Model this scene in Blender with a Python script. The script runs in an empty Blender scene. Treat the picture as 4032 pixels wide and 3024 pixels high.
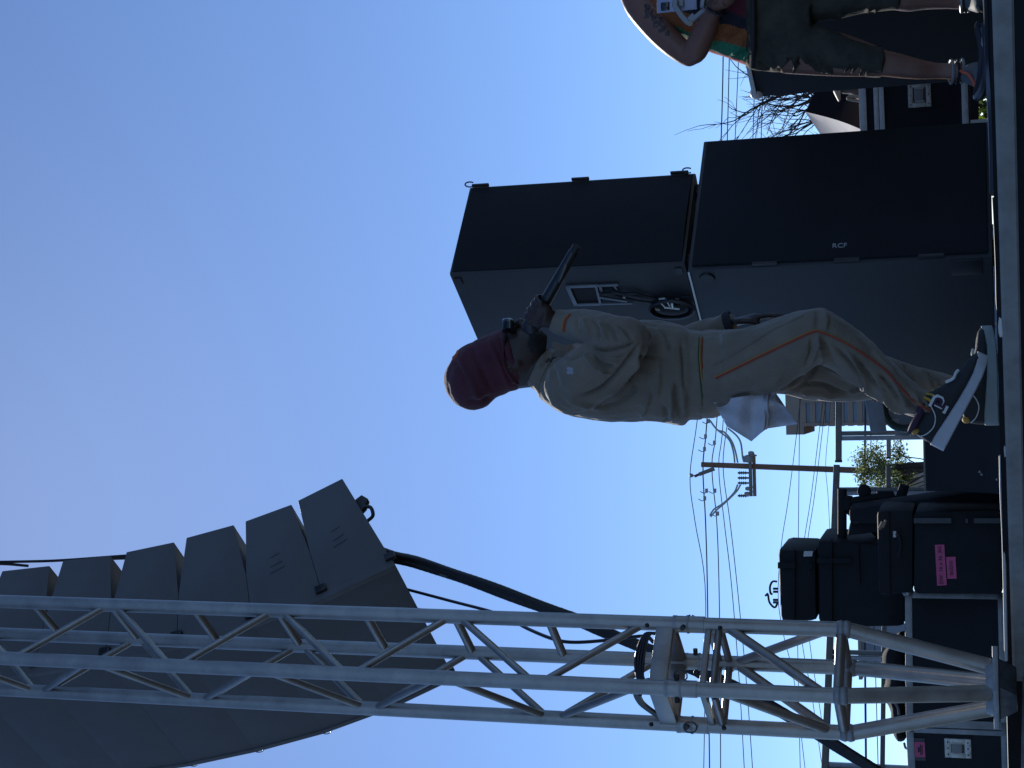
import bpy, bmesh, math, random
import numpy as np
from mathutils import Vector, Matrix, noise
from mathutils.bvhtree import BVHTree

SC = bpy.context.scene
COL = SC.collection
rad = math.radians
rng = random.Random(7)

# ------------------------------------------------------------------ camera
F = 6233.0                      # focal length in photograph pixels (4032 wide)
TH, RHO = rad(17.1), 0.025      # upward pitch, roll; the phone was held on its side
f_ = np.array([0, math.cos(TH), math.sin(TH)])
R0 = np.array([1.0, 0, 0]); U0 = np.array([0, -math.sin(TH), math.cos(TH)])
R_ = math.cos(RHO) * R0 - math.sin(RHO) * U0
U_ = math.cos(RHO) * U0 + math.sin(RHO) * R0
cam_d = bpy.data.cameras.new('camera'); cam = bpy.data.objects.new('camera', cam_d)
COL.objects.link(cam)
X, Y, Z = -U_, R_, -f_
cam.matrix_world = Matrix(((X[0], Y[0], Z[0], 0), (X[1], Y[1], Z[1], 0), (X[2], Y[2], Z[2], 0), (0, 0, 0, 1)))
cam_d.sensor_width = 36; cam_d.lens = F / 4032 * 36
cam_d.clip_start = 0.05; cam_d.clip_end = 6000
SC.camera = cam

# ------------------------------------------------------------------ light
SUN = Vector((-0.0913, 0.8058, 0.5851)).normalized()
SUN_EL = math.asin(SUN.z); SUN_AZ = math.atan2(SUN.x, SUN.y)
world = bpy.data.worlds.new('World'); SC.world = world; world.use_nodes = True
nt = world.node_tree; nt.nodes.clear()
sky = nt.nodes.new('ShaderNodeTexSky'); sky.sky_type = 'NISHITA'; sky.sun_disc = False
sky.sun_elevation = SUN_EL; sky.sun_rotation = SUN_AZ
sky.altitude = 1000; sky.air_density = 0.74; sky.dust_density = 0.16; sky.ozone_density = 6.2
bg = nt.nodes.new('ShaderNodeBackground'); bg.inputs[1].default_value = 0.135
wo = nt.nodes.new('ShaderNodeOutputWorld')
nt.links.new(sky.outputs[0], bg.inputs[0]); nt.links.new(bg.outputs[0], wo.inputs[0])
sl = bpy.data.lights.new('sun', 'SUN'); sl.energy = 4.0; sl.angle = rad(0.53); sl.color = (1.0, 0.95, 0.86)
sun = bpy.data.objects.new('sun', sl); COL.objects.link(sun); sun.location = (-3, 20, 15)
sun.rotation_euler = (-SUN).to_track_quat('-Z', 'Y').to_euler()
SC.view_settings.view_transform = 'Standard'; SC.view_settings.look = 'None'
SC.view_settings.gamma = 1; SC.view_settings.use_curve_mapping = False
SC.view_settings.exposure = 0.1
SC.cycles.max_bounces = 6

# ------------------------------------------------------------------ helpers
def ray(x, y):
    return f_ + R_ * ((3024 - y) - 1512) / F + U_ * (2016 - x) / F
def at(x, y, d):                 # the world point seen at photo pixel x, y at world depth d metres
    r = ray(x, y); return r * (d / r[1])
def atz(x, y, z):
    r = ray(x, y); return r * (z / r[2])
def pxa(P):
    P = np.asarray(P); d = P @ f_
    return 2016 - F * (P @ U_) / d, 3024 - (1512 + F * (P @ R_) / d)
def unit(v):
    v = np.asarray(v, float); return v / (np.linalg.norm(v) + 1e-12)
def catmull(P, n=8):
    P = [np.asarray(p, float) for p in P]
    if len(P) < 3: return P
    Q = [2 * P[0] - P[1]] + P + [2 * P[-1] - P[-2]]
    out = []
    for i in range(1, len(Q) - 2):
        p0, p1, p2, p3 = Q[i - 1:i + 3]
        for k in range(n):
            t = k / n
            out.append(0.5 * (2 * p1 + (p2 - p0) * t + (2 * p0 - 5 * p1 + 4 * p2 - p3) * t * t + (3 * p1 - p0 - 3 * p2 + p3) * t ** 3))
    out.append(P[-1]); return out

class MB:
    """collects shapes into one mesh"""
    def __init__(s): s.v = []; s.f = []; s.m = []
    def addv(s, pts):
        n = len(s.v); s.v += [tuple(map(float, p)) for p in pts]; return n
    def face(s, idx, mi=0): s.f.append(tuple(idx)); s.m.append(mi)
    def rings(s, rings, cap=True, mi=0):
        n = len(rings[0]); b = s.addv([p for r in rings for p in r])
        for i in range(len(rings) - 1):
            for j in range(n):
                k = (j + 1) % n
                s.face((b + i * n + j, b + i * n + k, b + (i + 1) * n + k, b + (i + 1) * n + j), mi)
        if cap:
            s.face([b + j for j in range(n)][::-1], mi)
            e = b + (len(rings) - 1) * n
            s.face([e + j for j in range(n)], mi)
    def tube(s, pts, r, n=10, mi=0, flat=None):
        pts = [np.asarray(p, float) for p in pts]
        if not hasattr(r, '__len__'): r = [r] * len(pts)
        t0 = unit(pts[1] - pts[0])
        a = unit(np.cross(t0, [0.31, 0.12, 0.94] if abs(t0[2]) < 0.9 else [1, 0.1, 0])); R = []
        for i, p in enumerate(pts):
            t = unit(pts[min(i + 1, len(pts) - 1)] - pts[max(i - 1, 0)])
            a = unit(a - t * (a @ t)); b = np.cross(t, a)
            R.append([p + r[i] * (a * math.cos(q) + b * math.sin(q)) for q in [2 * math.pi * k / n for k in range(n)]])
        s.rings(R, True, mi)
    def box(s, c, ax, h, mi=0):
        c = np.asarray(c, float); ax = [unit(a) * q for a, q in zip(ax, h)]
        b = s.addv([c + i * ax[0] + j * ax[1] + k * ax[2] for i in (-1, 1) for j in (-1, 1) for k in (-1, 1)])
        for q in ((0, 1, 3, 2), (4, 6, 7, 5), (0, 4, 5, 1), (2, 3, 7, 6), (0, 2, 6, 4), (1, 5, 7, 3)): s.face([b + i for i in q], mi)
    def prism(s, poly, ext, mi=0):
        ext = np.asarray(ext, float); n = len(poly)
        b = s.addv([np.asarray(p, float) for p in poly] + [np.asarray(p, float) + ext for p in poly])
        s.face(range(b, b + n), mi); s.face([b + n + i for i in range(n)][::-1], mi)
        for i in range(n):
            j = (i + 1) % n; s.face((b + i, b + n + i, b + n + j, b + j), mi)
    def ball(s, c, r, n=10, m=7, mi=0, ax=None):
        c = np.asarray(c, float)
        if not hasattr(r, '__len__'): r = (r, r, r)
        ax = np.eye(3) if ax is None else np.array([unit(a) for a in ax])
        R = []
        for i in range(m + 1):
            p = math.pi * min(max(i / m, 0.02), 0.98)
            R.append([c + ax[0] * r[0] * math.sin(p) * math.cos(q) + ax[1] * r[1] * math.sin(p) * math.sin(q) + ax[2] * r[2] * math.cos(p)
                      for q in [2 * math.pi * k / n for k in range(n)]])
        s.rings(R, True, mi)
    # loft rings whose two silhouette edges are given in photo pixels, with a depth and a half thickness
    def loft(s, secs, n=20, mi=0, sub=3, p=2.3):
        secs = catmull([np.array(q, float) for q in secs], sub) if sub > 1 else secs
        R = []
        for x1, y1, x2, y2, d, th in secs:
            a1, a2 = at(x1, y1, d), at(x2, y2, d); c = (a1 + a2) / 2; a = (a1 - a2) / 2
            v = unit(c); b = unit(v - unit(a) * (v @ unit(a))) * th
            ring = []
            for k in range(n):
                q = 2 * math.pi * k / n; cs, sn = math.cos(q), math.sin(q)
                e = (abs(cs) ** p + abs(sn) ** p) ** (-1 / p)
                ring.append(c + a * cs * e + b * sn * e)
            R.append(ring)
        s.rings(R, True, mi)
    def limb(s, P, n=16, sub=3):     # (x, y, depth, radius in metres) in photo pixels
        Q = catmull([np.append(at(x, y, d), r) for x, y, d, r in P], sub)
        s.tube([q[:3] for q in Q], [q[3] for q in Q], n)
        for e in (Q[0], Q[-1]): s.ball(e[:3], e[3] * .985, 12, 8)

MATS = {}
def mat(name, col, rough=0.5, metal=0.0, var=0.0, vscale=8.0, bump=0.0, bscale=60.0, spec=0.5, stretch=None, trans=0.0, col2=None, sheen=0.0):
    if name in MATS: return MATS[name]
    m = bpy.data.materials.new(name); m.use_nodes = True; t = m.node_tree; b = t.nodes['Principled BSDF']
    b.inputs['Roughness'].default_value = rough; b.inputs['Metallic'].default_value = metal
    b.inputs['Specular IOR Level'].default_value = spec
    if sheen: b.inputs['Sheen Weight'].default_value = sheen; b.inputs['Sheen Roughness'].default_value = 0.4
    if trans: b.inputs['Subsurface Weight'].default_value = 0
    b.inputs['Base Color'].default_value = (*col, 1)
    tc = t.nodes.new('ShaderNodeTexCoord'); mp = t.nodes.new('ShaderNodeMapping')
    t.links.new(tc.outputs['Object'], mp.inputs[0])
    if stretch: mp.inputs['Scale'].default_value = stretch
    if var > 0 or col2:
        n = t.nodes.new('ShaderNodeTexNoise'); n.inputs['Scale'].default_value = vscale; n.inputs['Detail'].default_value = 6
        n.inputs['Roughness'].default_value = 0.65
        t.links.new(mp.outputs[0], n.inputs[0])
        r = t.nodes.new('ShaderNodeValToRGB'); r.color_ramp.elements[0].position = 0.32; r.color_ramp.elements[1].position = 0.68
        c1 = [max(0, c * (1 - var)) for c in col]; c2 = list(col2) if col2 else [min(1, c * (1 + var)) for c in col]
        r.color_ramp.elements[0].color = (*c1, 1); r.color_ramp.elements[1].color = (*c2, 1)
        t.links.new(n.outputs[0], r.inputs[0]); t.links.new(r.outputs[0], b.inputs['Base Color'])
        mr = t.nodes.new('ShaderNodeMapRange'); mr.inputs[3].default_value = max(0.05, rough - 0.10); mr.inputs[4].default_value = min(1, rough + 0.12)
        t.links.new(n.outputs[0], mr.inputs[0]); t.links.new(mr.outputs[0], b.inputs['Roughness'])
    if bump > 0:
        n2 = t.nodes.new('ShaderNodeTexNoise'); n2.inputs['Scale'].default_value = bscale; n2.inputs['Detail'].default_value = 4
        t.links.new(mp.outputs[0], n2.inputs[0])
        bp = t.nodes.new('ShaderNodeBump'); bp.inputs['Strength'].default_value = bump; bp.inputs['Distance'].default_value = 0.01
        t.links.new(n2.outputs[0], bp.inputs['Height']); t.links.new(bp.outputs[0], b.inputs['Normal'])
    MATS[name] = m; return m

def mesh_obj(name, mb, m, parent=None, smooth=True, bevel=0.0, loc=None):
    """link the collected shapes as ONE mesh object; world-space vertices are taken relative to its thing"""
    off = np.array(parent['o']) if parent is not None and 'o' in parent else (np.asarray(loc, float) if loc is not None else np.zeros(3))
    me = bpy.data.meshes.new(name)
    me.from_pydata([tuple(np.array(v) - off) for v in mb.v], [], mb.f)
    ms = m if isinstance(m, (list, tuple)) else [m]
    for q in ms: me.materials.append(q)
    me.polygons.foreach_set('material_index', mb.m)
    bm = bmesh.new(); bm.from_mesh(me)
    bmesh.ops.recalc_face_normals(bm, faces=bm.faces)
    if bevel > 0:
        es = [e for e in bm.edges if e.is_manifold and e.calc_face_angle(0) > 0.6]
        bmesh.ops.bevel(bm, geom=es, offset=bevel, segments=2, affect='EDGES', profile=0.6)
    bm.to_mesh(me); bm.free()
    if smooth:
        me.polygons.foreach_set('use_smooth', [True] * len(me.polygons))
        try: me.set_sharp_from_angle(angle=rad(38))
        except Exception: pass
    o = bpy.data.objects.new(name, me); COL.objects.link(o)
    if parent is not None: put(o, parent)
    elif loc is not None: o.location = loc; 
    if loc is not None and parent is None: o['o'] = [float(q) for q in loc]
    return o
def put(o, parent):
    o.parent = parent; o['o'] = [float(q) for q in parent['o']] if 'o' in parent else [0.0, 0, 0]
def thing(name, label, cat, loc, group=None):
    o = bpy.data.objects.new(name, None); COL.objects.link(o); o.empty_display_size = 0.05
    o.location = [float(q) for q in loc]; o['o'] = [float(q) for q in loc]
    o['label'] = label; o['category'] = cat
    if group: o['group'] = group
    return o
def tag(o, label, cat, group=None):
    o['label'] = label; o['category'] = cat
    if group: o['group'] = group
    return o
def struct(name, mb, m, **k):
    o = mesh_obj(name, mb, m, **k); o['kind'] = 'structure'; return o

def union(mb, voxel, smooth=4, fac=0.5):
    """fuse overlapping closed shapes into one continuous skin; returns vertices and faces"""
    me = bpy.data.meshes.new('fuse'); me.from_pydata(mb.v, [], mb.f)
    bm = bmesh.new(); bm.from_mesh(me); bmesh.ops.recalc_face_normals(bm, faces=bm.faces); bm.to_mesh(me); bm.free()
    o = bpy.data.objects.new('fuse', me); COL.objects.link(o)
    r = o.modifiers.new('r', 'REMESH'); r.mode = 'VOXEL'; r.voxel_size = voxel
    s = o.modifiers.new('s', 'SMOOTH'); s.iterations = smooth; s.factor = fac
    dg = bpy.context.evaluated_depsgraph_get(); dg.update()
    m2 = bpy.data.meshes.new_from_object(o.evaluated_get(dg))
    V = np.empty(len(m2.vertices) * 3); m2.vertices.foreach_get('co', V)
    N = np.empty(len(m2.vertices) * 3); m2.vertex_normals.foreach_get('vector', N)
    Fs = [tuple(p.vertices) for p in m2.polygons]
    bpy.data.objects.remove(o); bpy.data.meshes.remove(me); bpy.data.meshes.remove(m2)
    return V.reshape(-1, 3), N.reshape(-1, 3), Fs
def folds(V, N, lines):
    """press creases and raise ridges along lines on the side that faces the camera"""
    x, y = pxa(V); front = np.clip(-(N * (V / np.linalg.norm(V, axis=1)[:, None])).sum(1) * 2.2, 0, 1)
    D = np.zeros(len(V))
    for pts, w, amp in lines:
        P = np.array(catmull([np.array(p, float) for p in pts], 5))
        best = np.full(len(V), 1e9); tt = np.zeros(len(V)); L = len(P) - 1
        for i in range(L):
            a, b = P[i], P[i + 1]; ab = b - a; l2 = max(ab @ ab, 1e-6)
            t = np.clip(((x - a[0]) * ab[0] + (y - a[1]) * ab[1]) / l2, 0, 1)
            d = np.hypot(x - a[0] - t * ab[0], y - a[1] - t * ab[1])
            u = d < best; best[u] = d[u]; tt[u] = (i + t[u]) / L
        tap = np.clip(np.minimum(tt, 1 - tt) * 5, 0.15, 1)
        D += 1.9 * amp * np.exp(-(best / (w * .85)) ** 2) * tap
    return V + N * (D * front)[:, None]
def cloth_noise(V, N, amp, sc=(14, 14, 5), seed=0):
    D = np.array([noise.noise(Vector((v[0] * sc[0] + seed, v[1] * sc[1], v[2] * sc[2]))) * 0.7 +
                  noise.noise(Vector((v[0] * sc[0] * 2.3, v[1] * sc[1] * 2.3 + seed, v[2] * sc[2] * 2.3))) * 0.35 for v in V])
    return V + N * (D * amp)[:, None]
def skin_obj(name, V, Fs, m, parent, mi=None):
    mb = MB(); mb.v = [tuple(v) for v in V]; mb.f = list(Fs); mb.m = list(mi) if mi is not None else [0] * len(Fs)
    off = np.array(parent['o']); me = bpy.data.meshes.new(name)
    me.from_pydata([tuple(v - off) for v in V], [], mb.f)
    for q in (m if isinstance(m, (list, tuple)) else [m]): me.materials.append(q)
    me.polygons.foreach_set('material_index', mb.m); me.polygons.foreach_set('use_smooth', [True] * len(me.polygons))
    o = bpy.data.objects.new(name, me); COL.objects.link(o); put(o, parent); return o
def on_surface(bvh, pts, lift=0.002, n=6):
    out = []
    for p in catmull([np.array(p, float) for p in pts], n):
        d = Vector(unit(ray(p[0], p[1])))
        h = bvh.ray_cast(Vector((0, 0, 0)), d)
        if h[0] is not None: out.append(np.array(h[0]) - np.array(d) * lift)
    return out
def text_obj(name, body, size, m, parent, origin, xdir, ydir, depth=0.001, font_squeeze=1.0):
    """flat lettering as a mesh; origin is the centre of the text"""
    cu = bpy.data.curves.new(name, 'FONT'); cu.body = body; cu.size = size; cu.extrude = depth
    cu.align_x = 'CENTER'; cu.align_y = 'CENTER'; cu.resolution_u = 2
    o = bpy.data.objects.new(name, cu); COL.objects.link(o)
    dg = bpy.context.evaluated_depsgraph_get(); dg.update()
    me = bpy.data.meshes.new_from_object(o.evaluated_get(dg)); bpy.data.objects.remove(o)
    xd, yd = unit(xdir) * font_squeeze, unit(ydir); zd = np.cross(unit(xdir), yd); off = np.array(parent['o'])
    for v in me.vertices: v.co = Vector(tuple(np.asarray(origin, float) - off + xd * v.co.x + yd * v.co.y + zd * v.co.z))
    me.materials.clear(); me.materials.append(m); me.name = name
    o = bpy.data.objects.new(name, me); COL.objects.link(o); put(o, parent); return o

UP = np.array([0, 0, 1.0])
# ------------------------------------------------------------------ materials
M_BLK = mat('black_cabinet_paint', (0.040, 0.043, 0.048), 0.55, var=0.18, vscale=3, bump=0.25, bscale=220)
M_BK2 = mat('black_textured_paint', (0.020, 0.022, 0.026), 0.75, var=0.18, vscale=3, bump=0.25, bscale=220, spec=0.25)
M_GRL = mat('black_grille_steel', (0.016, 0.018, 0.022), 0.65, var=0.2, vscale=5, bump=0.6, bscale=420, spec=0.25)
M_ARR = mat('array_black_glare_lifted', (0.125, 0.130, 0.140), 0.7, var=0.12, vscale=4, bump=0.2, bscale=240)  # black cabinets lightened to grey, lens glare put into the colour
M_ARG = mat('array_grille_glare_lifted', (0.130, 0.136, 0.148), 0.7, var=0.10, vscale=6, bump=0.6, bscale=400)  # grille tone lifted the same way for the veiling glare
M_ALU = mat('weathered_aluminium', (0.34, 0.33, 0.315), 0.42, metal=0.8, var=0.2, vscale=9, bump=0.05, bscale=50)
M_ALD = mat('dull_aluminium_edge', (0.30, 0.31, 0.32), 0.5, metal=0.5, var=0.25, vscale=14, bump=0.08, bscale=70)
M_GAL = mat('galvanised_rail', (0.19, 0.185, 0.17), 0.6, metal=0.4, var=0.2, vscale=10)
M_STL = mat('dark_steel', (0.05, 0.05, 0.055), 0.45, metal=0.6, var=0.2, vscale=20)
M_RUB = mat('black_rubber', (0.014, 0.014, 0.016), 0.5, var=0.15, vscale=20)
M_CAB = mat('black_cable_jacket', (0.012, 0.012, 0.016), 0.38)
M_PLA = mat('black_plastic_case', (0.019, 0.021, 0.024), 0.75, var=0.2, vscale=7, bump=0.12, bscale=160, spec=0.2)
M_PLY = mat('black_laminate', (0.016, 0.018, 0.022), 0.7, var=0.25, vscale=5, bump=0.15, bscale=120, spec=0.25)
M_PNK = mat('pink_tape', (0.62, 0.10, 0.24), 0.6, var=0.08, vscale=20)
M_INK = mat('black_marker_ink', (0.03, 0.01, 0.03), 0.6)
M_WHT = mat('white_label', (0.62, 0.62, 0.60), 0.6, var=0.08)
M_DECK = mat('black_deck_board', (0.02, 0.02, 0.022), 0.9, spec=0.1, var=0.3, vscale=3, bump=0.2, bscale=90)
M_SKIRT = mat('black_skirt_cloth', (0.012, 0.012, 0.015), 0.9, var=0.2, vscale=4)
M_WOOD = mat('brown_pole_wood', (0.20, 0.12, 0.08), 0.85, var=0.35, vscale=3, bump=0.3, bscale=12, stretch=(1, 1, 0.15))
M_WIRE = mat('overhead_wire', (0.05, 0.055, 0.065), 0.6)

# ------------------------------------------------------------------ setting
g = MB(); n = 48
b0 = g.addv([(2500 * math.cos(2 * math.pi * k / n), 2500 * math.sin(2 * math.pi * k / n), -1.5) for k in range(n)])
g.face(range(n)); struct('ground', g, mat('asphalt_lot', (0.06, 0.058, 0.055), 0.95, var=0.25, vscale=0.6, bump=0.3, bscale=30, spec=0.08), smooth=False)

# stage edge line, seen almost edge-on
eR, eL = at(3909, 0, 3.65), at(3979, 2300, 5.0)
ed = unit((eL - eR) * [1, 1, 0])                       # along the edge, to the left and back
en = np.array([-ed[1], ed[0], 0]); en = en if en[1] < 0 else -en   # outwards, towards the crowd
slope = (eL - eR)[2] / np.linalg.norm((eL - eR)[:2])
e0 = eR - ed * 3.0 - UP * slope * 3.0; e1 = eL + ed * 0.47 + UP * slope * 0.47
dk = MB(); z0 = 0.0015
poly = [(e0[0], e0[1]), (e1[0], e1[1]), (-2.4, 4.75), (-2.6, 10.2), (e0[0] + 2, 10.6), (e0[0] + 3, e0[1] + 3)]
poly = [np.array((p[0], p[1], z0)) for p in poly]
dk.prism([poly[0] + en * 0.004, poly[1] + en * 0.004] + poly[2:], (0, 0, -0.14))
deck = struct('stage_floor', dk, M_DECK, smooth=False)
mid = (e0 + e1) / 2; L = np.linalg.norm(e1 - e0); ax = unit(e1 - e0)
eb = MB()
for q in [(-0.0, 0.0)]:
    prof = [(0, 0), (0.006, 0.002), (0.008, -0.006), (0.008, -0.039), (0.005, -0.044), (-0.009, -0.044), (-0.009, 0)]
    eb.prism([e0 + en * a + UP * b_ for a, b_ in prof], e1 - e0)
mesh_obj('edge_beam', eb, mat('dull_grey_beam', (.27, .265, .255), .6, metal=.25, var=.22, vscale=12, bump=.08, bscale=60), parent=deck, smooth=False)
sk = MB(); rr = []
N_ = 160
for i in range(N_ + 1):
    t = i / N_; p = e0 + (e1 - e0) * t; w = 0.012 * math.sin(t * 150) + 0.008 * math.sin(t * 61 + 1)
    rr.append((p + en * (-0.03 + w) - UP * 0.05, p + en * (-0.02 + w * 2) - UP * 1.47))
bq = sk.addv([q for pr in rr for q in pr] + [q - en * 0.012 for pr in rr for q in pr]); K = 2 * (N_ + 1)
for i in range(N_):
    a = bq + 2 * i; sk.face((a, a + 1, a + 3, a + 2)); sk.face((a + K, a + K + 2, a + K + 3, a + K + 1))
mesh_obj('skirt', sk, M_SKIRT, parent=deck)
# the corner piece of the stage frame under the tower, and the next frame running away to the left
cf = MB(); c0 = e1 - UP * 0.03
e2 = at(4005, 3080, 4.75)
cf.prism([c0 + UP * 0.0, c0 - UP * 0.06, c0 - UP * 0.06 - en * 0.05, c0 - en * 0.05], (e2 - c0) * [1, 1, 0.6])
mesh_obj('edge_beam', cf, M_ALD, parent=deck, smooth=False)

# ------------------------------------------------------------------ far background
def gable(*a): pass
ob = thing('office_tower', 'tall office tower with tan floor bands and blue window rows behind the stair rail', 'building', (at(3300, 1560, 230)[0], 236, -1.5))
D_ = 230.0; s_ = D_ / F
M_TAN = mat('tan_concrete', (0.34, 0.26, 0.21), 0.85, var=0.08, vscale=0.3)
M_BGL = mat('blue_tinted_glass', (0.10, 0.15, 0.24), 0.2, var=0.1, vscale=0.5)
xl = at(3300, 1678, D_)[0]; xr = xl + 28
fl = [3153, 3190, 3228, 3264, 3302, 3338, 3375, 3412, 3450, 3487]
topz = at(3152, 1640, D_)[2]
core = MB(); core.box(((xl + xr) / 2, D_ + 12, (topz - 1.5) / 2 - 0.1), np.eye(3), ((xr - xl) / 2 - 0.4, 11.6, (topz + 1.5) / 2 - 0.1)); mesh_obj('window_band', core, M_BGL, ob, smooth=False)
for i, v in enumerate(fl):
    zt = at(v, 1640, D_)[2]; h = 20 * s_
    q = MB(); q.box(((xl + xr) / 2, D_ + 12, zt - h / 2), np.eye(3), ((xr - xl) / 2, 12, h / 2)); mesh_obj('floor_band', q, M_TAN, ob, smooth=False)
for i in range(9):
    q = MB(); q.box((xl + 3.4 * i + 0.3, D_ + 11.9, (topz - 1.6) / 2), np.eye(3), (0.22, 12.02, (topz + 1.5) / 2 - 0.1)); mesh_obj('mullion', q, M_TAN, ob, smooth=False)
q = MB(); q.box((at(3120, 1600, D_)[0] + 3.0, D_ + 10, topz + 1.2), np.eye(3), (7.2, 7, 1.3)); mesh_obj('penthouse', q, M_TAN, ob, smooth=False)

bb = at(3640, 1960, 60)
ob = thing('low_building', 'low beige building with tan side wall behind the stair rail', 'building', (bb[0], 62, -1.5))
M_BEI = mat('beige_stucco', (0.42, 0.33, 0.25), 0.9, var=0.08, vscale=1.5)
q = MB(); zt = at(3582, 1950, 60)[2]
xa, xm, xb = at(3582, 2080, 60)[0], at(3600, 1946, 60)[0], at(3582, 1890, 60)[0]
q.box(((xa + xb) / 2, 63, (zt - 1.5) / 2), np.eye(3), ((xb - xa) / 2, 3, (zt + 1.5) / 2)); mesh_obj('wall', q, M_BEI, ob, smooth=False)
q = MB(); q.box(((xa + xm) / 2 - 0.15, 59.86, zt * 0.5 - 0.75), np.eye(3), ((xm - xa) / 2, 0.12, (zt + 1.5) / 2 - 0.25)); mesh_obj('wall_panel', q, mat('light_stucco', (0.55, 0.44, 0.33), 0.9, var=0.06), ob, smooth=False)
q = MB(); q.box(((xa + xb) / 2, 63, zt + 0.07), np.eye(3), ((xb - xa) / 2 + 0.2, 3.2, 0.07)); mesh_obj('roof', q, M_TAN, ob, smooth=False)
gb = at(3500, 2640, 140)
q = MB(); zt = at(3393, 2550, 140)[2]; xa, xb = at(3393, 2960, 140)[0] + 6.5, at(3393, 2520, 140)[0]
ob = thing('grey_building', 'blue grey block building far behind the left guard rail', 'building', ((xa + xb) / 2, 145, -1.5))
q.box(((xa + xb) / 2, 145, (zt - 1.5) / 2), np.eye(3), ((xb - xa) / 2, 5, (zt + 1.5) / 2)); mesh_obj('wall', q, mat('blue_grey_wall', (0.22, 0.25, 0.30), 0.85, var=0.08), ob, smooth=False)
q = MB(); q.box(((xa + xb) / 2, 145, zt + 0.15), np.eye(3), ((xb - xa) / 2 + 0.2, 5.2, 0.15)); mesh_obj('parapet', q, M_TAN, ob, smooth=False)

# utility pole
PD = 75.0; ps = PD / F
pt, pb = at(2762, 1829, PD), at(3640, 1862, PD); gr = pb + (pb - pt) * ((-1.5 - pb[2]) / (pb[2] - pt[2]))
up = thing('utility_pole', 'brown wooden utility pole with crossarm and dark insulators under the wires', 'utility pole', gr)
q = MB(); q.tube([gr, pb, pt], [0.17, 0.155, 0.125], 14); mesh_obj('pole_shaft', q, M_WOOD, up)
M_XARM = mat('grey_crossarm', (0.22, 0.21, 0.19), 0.8, var=0.2, vscale=4)
M_INS = mat('dark_insulator', (0.04, 0.04, 0.05), 0.35)
M_PORC = mat('grey_porcelain', (0.30, 0.31, 0.32), 0.4)
q = MB(); q.tube([at(2813, 1845, PD - .2), at(2752, 1868, PD - .35)], [0.10, 0.09], 8); mesh_obj('bracket_arm', q, M_XARM, up)
q = MB(); q.tube([at(2752, 1868, PD - .35), at(2735, 1876, PD - .4)], [0.07, 0.07], 8); mesh_obj('arm_tip', q, mat('red_brown_tip', (0.2, 0.06, 0.05), 0.7), up)
q = MB(); q.ball(at(2722, 1872, PD - .4), 0.10); q.tube([at(2735, 1874, PD - .4), at(2722, 1872, PD - .4)], 0.04, 6); mesh_obj('insulator', q, M_PORC, up)
for dx, yy in ((2955, 0), (2970, 1)):
    q = MB(); q.box(at(dx, 1872, PD + (.28 if yy else -.28)), (R0, [0, 1, 0], UP), (82 * ps, 0.06, 0.075)); mesh_obj('crossarm', q, M_XARM, up)
for k, y in enumerate((1800, 1815, 1862, 1882, 1902, 1952)):
    q = MB(); p = at(2948, y, PD - .3); t = at(2905 if k > 1 else 2925, y, PD - .3)
    q.tube([p, t], 0.045, 8)
    for j in range(4): q.tube([p + (t - p) * (0.25 + .18 * j), p + (t - p) * (0.31 + .18 * j)], 0.085, 8)
    mesh_obj('insulator', q, M_INS, up)
q = MB(); q.ball(at(2948, 1806, PD - .45), (0.2, 0.2, 0.25)); mesh_obj('transformer', q, M_PORC, up)
for x, y in ((2957, 1784), (2946, 1924), (2942, 1944)):
    q = MB(); q.ball(at(x, y, PD - .5), (0.10, 0.1, 0.16)); q.tube([at(x, y, PD - .5), at(x + 22, y + (10 if y < 1800 else -8), PD - .4), at(2970, y + (10 if y < 1800 else -8), PD - .3)], 0.03, 6); mesh_obj('arrester', q, M_PORC, up)
for k, pts in enumerate(([(2795, 1655), (2822, 1690), (2870, 1730), (2888, 1780), (2893, 1822)], [(2795, 1655), (2824, 1692), (2852, 1702), (2880, 1735), (2895, 1775), (2905, 1822)],
                         [(2866, 1686), (2900, 1715), (2917, 1745), (2924, 1800), (2928, 1815)], [(2916, 1908), (2900, 1935), (2860, 1975), (2820, 2010), (2798, 2035)], [(2905, 1908), (2890, 1940), (2850, 1980), (2812, 2005), (2795, 2030)])):
    q = MB(); q.tube(catmull([at(x, y, PD - .5) for x, y in pts], 5), 0.042, 6); mesh_obj('jumper_cable', q, mat('pale_jumper', (0.42, 0.46, 0.46), 0.5), up)
for x, y, s in ((2778, 1718, 1), (2774, 1768, 1), (2813, 1743, 1), (2782, 1932, 1), (2815, 1932, 1), (2775, 1962, 1), (2826, 2022, 1), (2790, 1658, 1)):
    q = MB(); q.box(at(x, y, PD), (R0, [0, 1, 0], UP), (0.10, 0.06, 0.06))
    q.tube(catmull([at(x, y + 6, PD), at(x - 10, y + 10, PD), at(x - 25, y + 3, PD)], 4), 0.022, 5); mesh_obj('clamp', q, M_PORC, up)

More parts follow.
